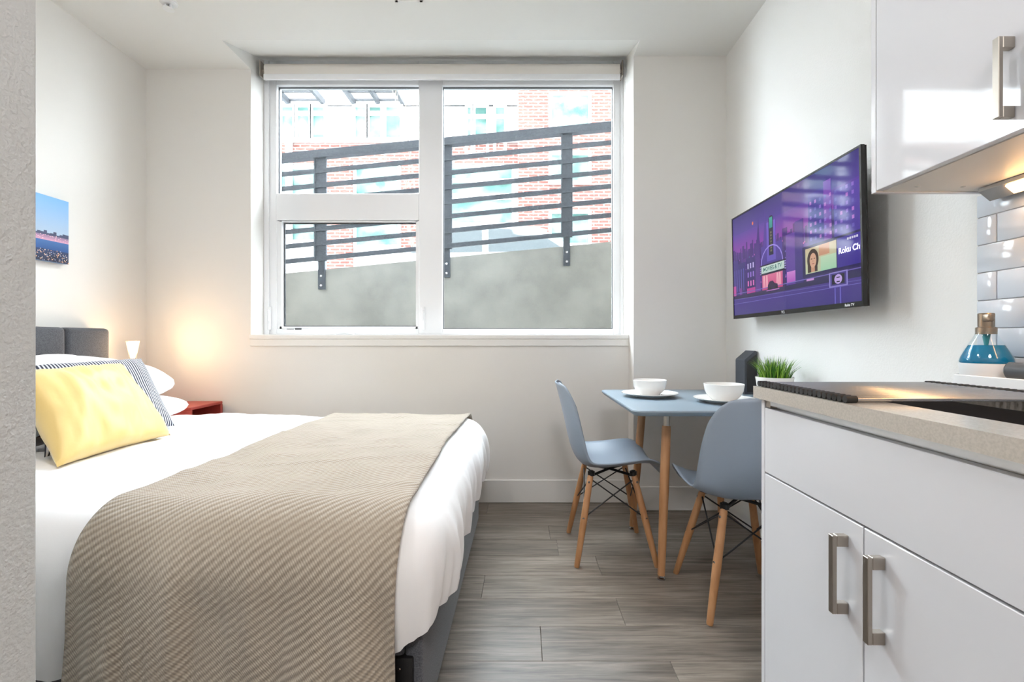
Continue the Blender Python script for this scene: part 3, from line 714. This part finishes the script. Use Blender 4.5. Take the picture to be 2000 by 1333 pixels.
for k in range(240):                      # lit windows
    u, v = random.random()*.98, random.uniform(.26, .58); sr(u, u+.006, v, v+.014, random.choice([(168, 92, 196), (210, 110, 190), (120, 96, 200), (70, 120, 160), (92, 60, 150)]))
# left terrace of houses
for (u0, u1, v1, c, c2) in ((0, .06, .56, (60, 44, 124), (70, 52, 136)), (.06, .145, .52, (52, 44, 110), (60, 52, 126)), (.15, .25, .54, (48, 40, 104), (62, 46, 124)), (.25, .30, .66, (100, 54, 150), (80, 50, 134))):
    sr(u0, u1, .2, v1, c, c2)
for k in range(5): sr(.012+k*.026, .02+k*.026, .24, .46, (96, 86, 178))
for a in range(3):
    for b_ in range(3): sr(.165+a*.028, .178+a*.028, .27+b_*.085, .32+b_*.085, ((226, 110, 190), (150, 110, 210), (196, 180, 236))[b_])
sr(.0, .03, .2, .3, (196, 78, 160)); sr(.155, .245, .2, .25, (190, 52, 150)); sr(.07, .10, .2, .27, (120, 60, 150))
# theatre
sr(.31, .50, .2, .60, (66, 50, 138), (84, 62, 160)); sr(.365, .445, .45, .80, (104, 84, 190), (122, 92, 206))
sr(.385, .425, .50, .82, (38, 40, 62)); sq([(.385+.02+.02*math.cos(a), .82+.03*math.sin(a)) for a in [PI*k/10 for k in range(11)]], (38, 40, 62))
sr(.391, .419, .74, .835, (58, 150, 146), (70, 176, 160))
for k in range(7): sr(.398, .412, .53+k*.027, .547+k*.027, (120, 116, 90))
for k in range(9):                        # arch behind the marquee
    a0, a1 = PI*k/9, PI*(k+1)/9; R0, R1 = .095, .102
    sq([(.405+R1*math.cos(a0), .42+1.7*R1*math.sin(a0)), (.405+R1*math.cos(a1), .42+1.7*R1*math.sin(a1)), (.405+R0*math.cos(a1), .42+1.7*R0*math.sin(a1)), (.405+R0*math.cos(a0), .42+1.7*R0*math.sin(a0))], (160, 140, 232))
sr(.315, .50, .20, .345, (206, 64, 128), (226, 120, 160))
for u in (.335, .36, .455, .475): sq([(u-.012, .22), (u+.012, .22), (u+.006, .33), (u-.006, .33)], (238, 150, 176), (250, 190, 200))
sr(.295, .53, .335, .43, (38, 36, 60)); sr(.31, .515, .352, .418, (190, 214, 206), (206, 226, 216))
for k in range(4): sr(.517, .528, .345+k*.02, .357+k*.02, (160, 140, 220)); sr(.297, .308, .345+k*.02, .357+k*.02, (160, 140, 220))
# right hand blocks
sr(.53, .60, .2, .62, (92, 60, 156), (108, 70, 168)); sr(.60, .66, .2, .70, (60, 48, 122), (84, 58, 150)); sr(.535, .60, .22, .31, (176, 84, 190), (210, 130, 216))
sr(.70, .80, .45, .86, (66, 50, 140), (84, 62, 164)); sr(.80, .845, .40, .90, (110, 56, 160), (134, 74, 190)); sr(.86, 1, .45, .80, (80, 60, 160), (98, 72, 176))
for a in range(9):
    for b_ in range(6): sr(.71+a*.031, .722+a*.031, .50+b_*.055, .525+b_*.055, random.choice([(150, 110, 214), (190, 120, 214), (110, 90, 190)]))
# bill board with a portrait
sr(.655, 1.0, .235, .47, (44, 34, 88)); sr(.875, 1.0, .25, .455, (64, 46, 150), (70, 52, 160))
sr(.675, .87, .255, .45, (196, 206, 170), (214, 196, 160)); sr(.775, .87, .255, .36, (166, 214, 178), (196, 224, 190)); sr(.765, .83, .37, .45, (206, 150, 120), (222, 176, 140))
def ell(cu, cv, a, b_, c, n_=22): sq([(cu+a*math.cos(2*PI*k/n_), cv+b_*math.sin(2*PI*k/n_)) for k in range(n_)], c)
ell(.725, .355, .038, .082, (62, 42, 36)); sr(.69, .755, .262, .34, (62, 42, 36))
sr(.713, .737, .262, .32, (204, 150, 120)); ell(.726, .35, .022, .056, (222, 172, 142))
sr(.712, .722, .360, .366, (70, 44, 40)); sr(.731, .741, .360, .366, (70, 44, 40)); sr(.719, .734, .322, .328, (170, 90, 86)); sr(.7245, .728, .336, .352, (196, 140, 112))
# street, car, sign
sr(0, 1, .215, .222, (120, 104, 190)); sr(0, 1, .115, .119, (120, 110, 200)); sq([(0, .16), (1, .135), (1, .14), (0, .166)], (100, 88, 170))
sq([(.365, .2), (.46, .2), (.455, .235), (.43, .245), (.415, .27), (.385, .268), (.37, .24)], (44, 26, 70)); ell(.385, .2, .012, .02, (22, 20, 34)); ell(.44, .2, .012, .02, (22, 20, 34)); sr(.355, .47, .185, .193, (190, 120, 200))
sr(.68, .73, .20, .215, (210, 150, 220))
for u in (.855, .885): sr(u, u+.008, .0, .12, (104, 92, 190))
sr(.825, .93, .12, .225, (150, 136, 214)); sr(.832, .923, .128, .217, (74, 60, 140)); sr(.842, .913, .138, .207, (24, 22, 40)); ell(.8775, .172, .022, .034, (196, 168, 236)); sr(.868, .887, .15, .158, (24, 22, 40)); sr(.868, .887, .18, .188, (24, 22, 40))
ell(.23, .86, .008, .016, (236, 120, 90))
for k in range(5): sr(.93+k*.012, .939+k*.012, .425, .44, (226, 220, 244))
scr = obj('screen', mb, vcol_mat('screen_picture', .62, .06), tv, smooth=0, recalc=False)
Ms = emit('screen_text', (236, 232, 250), .85); Md = emit('screen_dark_text', (40, 80, 74), .5)
def tmat(u, v): # text frame on the screen: x along -Y, y up, facing -X
    return Matrix(((0, 0, -1, tp(u, v).x-.0022), (-1, 0, 0, tp(u, v).y), (0, 1, 0, tp(u, v).z), (0, 0, 0, 1)))
text_mesh('marquee_text', 'MOVIES & TV', .027, tmat(su(.412), sv(.385)) , Md, tv, 'CENTER', .0006)
text_mesh('screen_caption', 'Roku Ch', .030, tmat(su(.883), sv(.36)), Ms, tv, 'LEFT', .0006)
Mt = mat('bezel_print', (225, 225, 228), .4)
text_mesh('bezel_text', 'TCL', .016, Matrix.Translation((-.0005, 0, 0)) @ tmat(.5, .016), Mt, tv, 'CENTER', .0004)
text_mesh('bezel_text', 'Roku TV', .013, Matrix.Translation((-.0005, 0, 0)) @ tmat(.93, .016), Mt, tv, 'CENTER', .0004)

# ------------------------------------------------------------------ table and chairs
tcx, tcy = .862, 2.287
TT = .768
tb = thing('dining_table', (tcx, tcy, 0), 'square grey table with round beech legs by the window wall', 'table')
mb = MB()
def rrect(x0, x1, y0, y1, r, z, n_=8):
    out = []
    for cx_, cy_, a0 in ((x1-r, y1-r, 0), (x0+r, y1-r, PI/2), (x0+r, y0+r, PI), (x1-r, y0+r, 1.5*PI)):
        for k in range(n_+1): a = a0+PI/2*k/n_; out.append((cx_+r*math.cos(a), cy_+r*math.sin(a), z))
    return out
tx0, tx1, ty0, ty1 = .457, 1.262, 1.878, 2.695
rs = [mb.ring(rrect(tx0+o, tx1-o, ty0+o, ty1-o, .045-o*.5, z)) for o, z in ((.012, TT-.024), (.002, TT-.012), (0, TT-.006), (.002, TT-.001), (.004, TT))]
for a, b_ in zip(rs[:-1], rs[1:]): mb.bridge(a, b_)
mb.bm.faces.new(list(reversed(rs[0]))); mb.bm.faces.new(rs[-1])
obj('table_top', mb, M_table, tb)
obj('under_frame', MB().box(tcx-.2, tcx+.2, tcy-.2, tcy+.2, TT-.034, TT-.0242, bev=.003), M_metal, tb)
for sx in (-1, 1):
    for sy in (-1, 1):
        a = Vector((tcx+sx*.205, tcy+sy*.205, TT-.026)); b_ = Vector((tcx+sx*.250, tcy+sy*.268, .018))
        d_ = b_-a
        l = obj('leg', MB().tube([a+d_*.10, a+d_*.12, a+d_*.5, b_], [.0185, .0205, .021, .016], 20), M_beech, tb)
        obj('sleeve', MB().tube([a, a+d_*.105], .0145, 18), M_metal, l)
        obj('foot_glide', MB().lathe([(0, 0), (.017, 0), (.017, .006), (.007, .009), (.007, .02), (0, .02)], (b_.x, b_.y, 0), 20), M_steel, l)

def make_chair():
    r = thing('shell_chair', (0, 0, 0))
    prof = [(.222, .418, .150), (.218, .436, .185), (.195, .452, .212), (.15, .458, .226), (.08, .452, .234), (0, .442, .238), (-.08, .437, .238), (-.135, .446, .237), (-.17, .472, .235), (-.192, .515, .233), (-.208, .575, .230), (-.222, .64, .225), (-.236, .70, .216), (-.248, .75, .203), (-.258, .79, .184), (-.266, .82, .158), (-.272, .838, .125), (-.275, .848, .08)]
    def at(t):
        k = t*(len(prof)-1); i = min(int(k), len(prof)-2); w_ = k-i
        P = [prof[max(0, min(len(prof)-1, i+q))] for q in (-1, 0, 1, 2)]
        return [.5*((2*P[1][c])+(-P[0][c]+P[2][c])*w_+(2*P[0][c]-5*P[1][c]+4*P[2][c]-P[3][c])*w_*w_+(-P[0][c]+3*P[1][c]-3*P[2][c]+P[3][c])*w_**3) for c in range(3)]
    def f(u, v):
        x, z, w_ = at(u); a = 2*v-1
        x2, z2, _ = at(min(1, u+.01)); x1, z1, _ = at(max(0, u-.01))
        tv_ = Vector((x2-x1, z2-z1)).normalized(); nx, nz_ = tv_.y, -tv_.x       # points to the sitter
        lift = (.052*abs(a)**2.6 if u < .75 else .052*abs(a)**2.6*max(.25, 1-(u-.75)*2.6)) * min(1, .25+u*4)
        if nx*0+nz_ < 0 and u < .3: nx, nz_ = -nx, -nz_
        return Vector((x + abs(nx)*lift*(1 if u > .35 else 0), a*w_*(1-.02*abs(a)), z + (abs(nz_)*lift)))
    mb = MB(); mb.grid(f, 60, 28)
    sh = obj('seat_shell', mb, M_shell, r, smooth=80)
    so = sh.modifiers.new('thickness', 'SOLIDIFY'); so.thickness = .006; so.offset = -1
    tops, feet = {}, {}
    for sx in (-1, 1):
        for sy in (-1, 1):
            a = Vector((sx*.105-.005, sy*.105, .405)); b_ = Vector((sx*.188, sy*.193, 0)); d_ = b_-a
            tops[sx, sy], feet[sx, sy] = a, b_
            l = obj('leg', MB().tube([a, a+d_*.03, a+d_*.5, a+d_*.985, b_], [.012, .0145, .0165, .0125, .011], 18), M_beech, r)
            for t in (.07, .47):
                p = a+d_*t; n_ = Vector((sx*.35, sy, 0)).normalized()
                q = n_.to_track_quat('Z', 'Y').to_matrix().to_4x4()
                obj('screw', MB().lathe([(0, .0005), (.0052, .0005), (.0058, -.001), (.0052, -.004), (0, -.004)], n=12, M=Matrix.Translation(p+n_*.0165) @ q), M_steel, l)
    def onleg(k, t): return tops[k].lerp(feet[k], t)
    for (k1, k2) in (((-1, -1), (1, -1)), ((-1, 1), (1, 1)), ((-1, -1), (-1, 1)), ((1, -1), (1, 1))):
        for p, q in ((k1, k2), (k2, k1)): obj('cross_brace', MB().tube([onleg(p, .04), onleg(q, .47)], .0033, 8), M_black, r)
    mb = MB()
    for p, q in (((-1, -1), (1, 1)), ((-1, 1), (1, -1))): mb.tube([tops[p]+Vector((0, 0, -.004)), Vector((0, 0, .408)), tops[q]+Vector((0, 0, -.004))], .0065, 8)
    for k in tops: mb.tube([tops[k]+Vector((0, 0, -.01)), tops[k]*.97+Vector((0, 0, .036))], .009, 10)
    obj('steel_spider', mb, M_black, r)
    for k in tops: obj('rubber_mount', MB().tube([tops[k]*.97+Vector((0, 0, .010)), tops[k]*.97+Vector((0, 0, .030))], .017, 14), M_blackp, r)
    return r
ch1 = make_chair()
G = 'shell chairs at the dining table'
ch2 = copy_tree(ch1)
for c_, l_, a_, s_ in ((ch1, (.437, 2.315, 0), 0, 'grey plastic shell chair nearest the bed, side on at the table'), (ch2, (.886, 1.881, 0), PI/2, 'grey plastic shell chair with its back to the camera, beside the kitchen cabinet')):
    c_.location = l_; c_.rotation_euler.z = a_; finish(c_, s_, 'chair', G)

def crockery(cx_, cy_, r, kind_, lab):
    z = TT
    if kind_ == 'plate':
        return obj('dinner_plate', MB().lathe([(0, 0.003), (r*.55, .003), (r*.56, 0), (r*.60, 0), (r*.62, .004), (r*.80, .010), (r, .020), (r*.998, .0225), (r*.82, .0145), (r*.62, .0085), (0, .0075)], (cx_, cy_, z), 48), M_china, smooth=50, label=lab, cat='plate')
    z += .0085
    hb = .078
    return obj('soup_bowl', MB().lathe([(0, .003), (r*.5, .003), (r*.51, 0), (r*.56, 0), (r*.60, .005), (r*.82, .024), (r*.94, .046), (r, hb), (r*.975, hb+.001), (r*.91, .048), (r*.78, .028), (r*.5, .011), (0, .009)], (cx_, cy_, z), 48), M_china, smooth=50, label=lab, cat='bowl')
p1 = (.655, 2.36); p2 = (.945, 2.145)
crockery(*p1, .143, 'plate', 'white plate on the grey table nearer the bed')
crockery(*p1, .086, 'bowl', 'white bowl on the plate nearer the bed')
crockery(*p2, .135, 'plate', 'white plate on the grey table nearer the kitchen, behind the right chair')
crockery(*p2, .090, 'bowl', 'white bowl on the plate nearer the kitchen')
# potted grass
gx, gy = 1.137, 2.06
pt = thing('potted_grass', (gx, gy, TT), 'artificial green grass in a white pot on the table by the right wall', 'plant')
obj('pot', MB().lathe([(0, 0), (.058, 0), (.06, .003), (.078, .122), (.0785, .126), (.074, .126), (.07, .105), (0, .105)], (gx, gy, TT), 40), M_china, pt, smooth=50)
obj('soil', MB().lathe([(0, .112), (.071, .110)], (gx, gy, TT), 24), mat('moss', (52, 66, 30), .95, bump=(200, .5, .004)), pt)
mb = MB()
for k in range(330):
    a = random.uniform(0, 2*PI); r0 = .062*math.sqrt(random.random()); lean = (.15+.75*(r0/.062)**2)*random.uniform(.4, 1.15)
    L_ = random.uniform(.075, .125); b0 = Vector((gx+r0*math.cos(a), gy+r0*math.sin(a), TT+.108)); aa = a+random.uniform(-.6, .6)
    dr = Vector((math.cos(aa), math.sin(aa), 0)); sd = Vector((-dr.y, dr.x, 0)).lerp(dr, random.uniform(-.6, .6)).normalized(); w_ = random.uniform(.0016, .003)
    cc = lin(random.choice([(86, 140, 40), (120, 168, 52), (60, 112, 34), (150, 186, 70), (44, 90, 34)]))
    pr = None
    for s_ in range(5):
        t = s_/4; p = b0 + Vector((0, 0, 1))*L_*t*(1-.25*lean*t) + dr*L_*lean*t*t*.8
        ww = w_*(1-t)**.6
        cur = (p-sd*ww, p+sd*ww)
        if pr and cur[1].x < XR-.004: mb.poly([pr[0], pr[1], cur[1], cur[0]], cc)
        pr = cur
g_ = obj('grass_blades', mb, vcol_mat('grass_green', 0, .5), pt, smooth=0, recalc=False); g_['kind'] = 'stuff'
# charcoal wedge standing on the table by the wall
wd = thing('wedge_stand', (1.23, 2.51, TT), 'charcoal wedge-shaped stand on the table behind the potted grass', 'stand')
wy0, wy1 = 2.455, 2.56
prf = [(1.194, TT), (1.262, TT), (1.262, .999), (1.25, 1.003), (1.197, .957), (1.194, .95)]
obj('body', MB().prism([(x, wy0, z) for x, z in prf], (0, wy1-wy0, 0)), M_charcoal, wd, smooth=0)
obj('end_shade_panel', MB().prism([(1.206, wy0-.0015, TT+.012), (1.258, wy0-.0015, TT+.012), (1.258, wy0-.0015, .987), (1.206, wy0-.0015, .944)], (0, .004, 0)), M_end_shade, wd, smooth=0)  # black sheet paints in the shade on the end facing the camera
# cable on the right wall
mb = MB(); mb.tube([(1.2595, 2.47, .42), (1.2595, 2.46, .33), (1.255, 2.44, .27), (1.25, 2.40, .2), (1.245, 2.36, .12), (1.243, 2.30, .05), (1.20, 2.2, .006), (1.12, 2.05, .006)], .0035, 8)
obj('power_cable', mb, M_blackp, label='thin black power cable hanging down the right wall behind the chair', cat='cable')
ol = thing('wall_outlet', (XR, 2.47, .40), 'small white power outlet on the right wall under the table', 'outlet')
obj('cover_plate', MB().box(XR-.006, XR, 2.435, 2.505, .38, .495, bev=.002), M_plugw, ol)
obj('plug', MB().box(XR-.03, XR-.006, 2.455, 2.485, .405, .435, bev=.004), M_blackp, ol)

# ------------------------------------------------------------------ kitchen
CF, CT, CE = .63, .935, 1.247           # counter front, top, far end
def bar_pull(name, x, y, z0, z1, par):
    w_, pr = .0065, .032
    mb = MB().box(x-pr, x-pr+.009, y-w_, y+w_, z0, z1, bev=.001).box(x-pr+.009, x, y-w_, y+w_, z1-.022, z1, bev=.001).box(x-pr+.009, x, y-w_, y+w_, z0, z0+.022, bev=.001)
    return obj(name, mb, M_metal, par, smooth=30)
FX = .645
def base_cabinet(y0, y1, label, endp, split):
    c_ = thing('base_cabinet', (.95, (y0+y1)/2, 0), label, 'cabinet', 'kitchen base cabinets')
    ye = y1-.016 if endp else y1
    obj('carcass', MB().box(FX+.022, XR-.012, y0, ye, .1, .72).box(FX+.022, FX+.04, y0, ye, .72, .862), M_carc, c_, smooth=0)
    if endp: obj('end_panel', MB().box(FX, XR-.012, ye+.0005, y1, 0, .9035, bev=.001), M_gloss, c_)
    obj('plinth', MB().box(FX+.06, FX+.075, y0, ye, 0, .098), M_carc, c_, smooth=0)
    obj('drawer_front', MB().box(FX, FX+.02, y0+.0015, ye-.0015, .709, .880, bev=.0012), M_gloss, c_)
    obj('finger_channel', MB().box(FX+.022, FX+.026, y0, ye, .862, .9035).box(FX+.004, FX+.022, y0, ye-.022, .8975, .9035).box(FX+.004, FX+.007, y0, ye-.022, .888, .8975), M_alu, c_, smooth=0)
    if endp: obj('channel_end', MB().box(FX+.004, FX+.022, ye-.022, ye, .882, .9035), M_metal, c_, smooth=0)
    for a, b_, hy in ((split, ye, split+.045), (y0, split, split-.047)):
        dr_ = obj('door', MB().box(FX, FX+.02, a+.0018, b_-.0018, .105, .7045, bev=.0012), M_gloss, c_)
        bar_pull('handle', FX, hy, .516, .672, dr_)
    return c_
base_cabinet(.515, 1.233, 'glossy white base cabinet with two square handles at the end of the counter', True, .8635)
base_cabinet(-.25, .5145, 'glossy white base cabinet nearest the camera', False, .13)
SX0, SX1, SY0, SY1 = .735, 1.10, .46, 1.17
mb = MB(); zb = CT-.0315
mb.box(CF, SX0, -.25, CE, zb, CT); mb.box(SX1, XR-.002, -.25, CE, zb, CT); mb.box(SX0, SX1, SY1, CE, zb, CT); mb.box(SX0, SX1, -.25, SY0, zb, CT)
bmesh.ops.remove_doubles(mb.bm, verts=mb.bm.verts[:], dist=.0001)
obj('countertop', mb, M_quartz, smooth=0, label='thin beige-grey stone worktop over the white base cabinets', cat='worktop')
sk = thing('kitchen_sink', (.92, .82, .72), 'undermount steel sink set in the worktop below the roll-up rack', 'sink')
mb = MB(); zt_ = zb-.001; t = .004; zf = .735
mb.box(SX0-.01, SX0, SY0-.01, SY1+.01, zf, zt_); mb.box(SX1, SX1+.01, SY0-.01, SY1+.01, zf, zt_); mb.box(SX0, SX1, SY0-.01, SY0, zf, zt_); mb.box(SX0, SX1, SY1, SY1+.01, zf, zt_); mb.box(SX0-.01, SX1+.01, SY0-.01, SY1+.01, zf-.006, zf)
obj('basin', mb, M_steel, sk, smooth=0)
obj('drain', MB().lathe([(.045, .001), (.04, .003), (.03, .001), (0, 0)], (.92, .80, zf), 28), M_metal, sk)
# roll-up drying rack
rk = thing('drying_rack', (.88, 1.07, CT), 'roll-up drying rack of thin steel rods with black ribbed ends over the sink', 'rack')
R0, R1, RY0, RY1 = .650, 1.105, .905, 1.236
nr = 22
for k in range(nr):
    y = RY0+(RY1-RY0)*k/(nr-1)
    obj('rod', MB().tube([(R0+.004, y, CT+.0075), (R1-.004, y, CT+.0075)], .0044, 10), M_steel, rk, smooth=60)
for x in (R0, R1):
    mb = MB()
    for k in range(nr):
        y = RY0+(RY1-RY0)*k/(nr-1)
        mb.tube([(x-.011, y, CT+.0075), (x+.011, y, CT+.0075)], .0072, 12)
    mb.box(x-.008, x+.008, RY0, RY1, CT+.001, CT+.0095)
    obj('silicone_end', mb, M_silicone, rk, smooth=50)
# tiles
seen = {}
for r_ in range(7):
    z0 = CT+.003 if r_ == 0 else 1.017+.0763*(r_-1); z1 = 1.017+.0763*r_-.002
    z1 = min(z1, 1.459)
    offs = 1.211 if r_ % 2 == 1 else 1.211-.0762
    ed = [1.265]; y = offs
    while y > -.25: ed.append(y); y -= .1524
    for a, b_ in zip(ed[:-1], ed[1:]):
        key = (round(a-b_, 4), round(z1-z0, 4))
        if key not in seen:
            o = obj('tile', MB().box(XR-.008, XR-.001, b_+.001, a-.001, z0, z1, bev=.0022, seg=2), M_tile, wall_right)
            seen[key] = (o, b_, z0)
        else:
            s_, yb_, zb_ = seen[key]; o = bpy.data.objects.new('tile', s_.data); COL.objects.link(o); o.parent = wall_right; o.location = (0, b_-yb_, z0-zb_)
obj('grout', MB().box(XR-.004, XR-.0002, -.25, 1.264, CT+.002, 1.459), M_grout, wall_right, smooth=0)
# upper cabinet
UX, UZ0, UZ1 = .953, 1.46, 2.32
uc = thing('wall_cabinet', (1.1, .9, UZ0), 'glossy white wall cabinet above the sink', 'cabinet')
obj('end_panel', MB().box(UX, XR-.001, 1.231, CE, UZ0, UZ1, bev=.001), M_gloss, uc)
obj('carcass', MB().box(UX+.022, XR-.001, .1, 1.2305, UZ0+.018, UZ1), M_carc, uc, smooth=0)
obj('bottom_panel', MB().box(UX+.02, XR-.001, .1, 1.2305, UZ0+.002, UZ0+.018), M_under, uc, smooth=0)
obj('screw_cap', MB().lathe([(0, 0), (.006, 0), (.005, -.0012), (0, -.0012)], (1.03, 1.19, UZ0+.002), 12), M_metal, uc)
obj('screw_cap', MB().lathe([(0, 0), (.006, 0), (.005, -.0012), (0, -.0012)], (1.15, 1.19, UZ0+.002), 12), M_metal, uc)
for a, b_, hy in ((.853, 1.230, .888), (.475, .851, .816), (.1, .473, .43)):
    dr_ = obj('door', MB().box(UX, UX+.019, a+.001, b_-.001, UZ0+.004, UZ1, bev=.0012), M_gloss, uc)
    bar_pull('handle', UX, hy, 1.493, 1.65, dr_)
# under-cabinet light
ul = thing('under_cabinet_light', (1.22, .8, 1.42), 'slim metal strip light glowing warm under the wall cabinet', 'lamp')
mb = MB(); mb.prism([(1.262, .3, 1.461), (1.262, .3, 1.437), (1.235, .3, 1.428), (1.205, .3, 1.452), (1.205, .3, 1.461)], (0, .905, 0))
obj('housing', mb, mat('light_housing', (196, 196, 196), .35, .6), ul, smooth=0)
mb = MB(); mb.prism([(1.231, .36, 1.4306), (1.209, .36, 1.4483), (1.207, .36, 1.446), (1.229, .36, 1.4283)], (0, .78, 0))
obj('light_strip', mb, emit('warm_strip', (255, 196, 128), 22), ul, smooth=0)
# sink caddy with soap and brushes
bx, by = 1.192, 1.172
cd = thing('sink_caddy', (bx-.005, 1.1, CT), 'white plastic sink tray beside the tiles', 'tray')
mb = MB()
rs = [mb.ring(rrect(bx-.060+o, bx+.060-o, .93+o, 1.228-o, .05, z)) for o, z in ((.006, CT+.001), (0, CT+.006), (0, CT+.034), (.0035, CT+.036), (.005, CT+.030), (.008, CT+.008))]
for a, b_ in zip(rs[:-1], rs[1:]): mb.bridge(a, b_)
mb.bm.faces.new(list(reversed(rs[0]))); mb.bm.faces.new(rs[-1])
obj('tray', mb, M_plugw, cd, smooth=40)
sb = thing('soap_dispenser', (bx, by, CT+.009), 'conical glass soap dispenser with blue soap and bronze pump', 'dispenser')
zz = CT+.010
obj('white_base', MB().lathe([(0, 0), (.044, 0), (.048, .004), (.0525, .052), (.052, .056), (0, .056)], (bx, by, zz), 40), M_plugw, sb, smooth=50)
def soap_mat():
    m = bpy.data.materials.new('blue_soap'); m.use_nodes = True; b = m.node_tree.nodes['Principled BSDF']
    b.inputs['Base Color'].default_value = lin((24, 136, 180)); b.inputs['Roughness'].default_value = .06; b.inputs['Transmission Weight'].default_value = .35; b.inputs['IOR'].default_value = 1.35
    return m
zz2 = zz+.0565
obj('soap', MB().lathe([(0, 0), (.050, 0), (.0515, .004), (.049, .014), (.041, .032), (.034, .046), (0, .046)], (bx, by, zz2), 40), soap_mat(), sb, smooth=50)
obj('glass_flask', MB().lathe([(.0525, 0), (.0535, .004), (.051, .015), (.043, .033), (.0345, .049), (.027, .062), (.0215, .074), (.0205, .080)], (bx, by, zz2), 40), glass_thin('flask_glass', (.93, .97, .98), 0), sb, smooth=60)
M_bronze = mat('bronze_pump', (156, 140, 124), .28, 1.0)
obj('pump_collar', MB().lathe([(0, .074), (.0205, .074), (.0205, .091), (.016, .093), (0, .093)], (bx, by, zz2), 32), M_bronze, sb)
obj('pump_head', MB().lathe([(0, .092), (.016, .092), (.0165, .126), (.015, .128), (0, .128)], (bx, by, zz2), 32).box(bx-.017, bx-.002, by-.026, by-.004, zz2+.106, zz2+.125, bev=.004, seg=2), M_bronze, sb)
obj('dip_tube', MB().tube([(bx, by, zz2+.046), (bx, by, zz2+.076)], [.004, .009], 12), mat('teal_plastic', (60, 150, 158), .3), sb)
sc_ = thing('dish_brush', (1.2, 1.03, CT+.03), 'grey handled dish brush with blue head in the white tray', 'brush')
obj('handle', MB().tube([(1.175, 1.10, CT+.052), (1.19, 1.05, CT+.05), (1.205, .96, CT+.046)], [.0205, .018, .014], 18), mat('grey_rubber', (86, 92, 98), .35), sc_, smooth=60)
obj('handle_cap', MB().lathe([(0, .006), (.012, .005), (.019, 0)], n=20, M=Matrix.Translation((1.1745, 1.1015, CT+.052)) @ Vector((-.29, .95, .03)).to_track_quat('Z', 'Y').to_matrix().to_4x4()), mat('clear_grey', (150, 156, 162), .15), sc_)
obj('brush_head', MB().lathe([(0, -.02), (.02, -.018), (.027, 0), (.022, .02), (0, .026)], (1.222, 1.06, CT+.09), 24), mat('blue_bristle', (40, 76, 140), .8, bump=(300, .8, .004)), sc_)
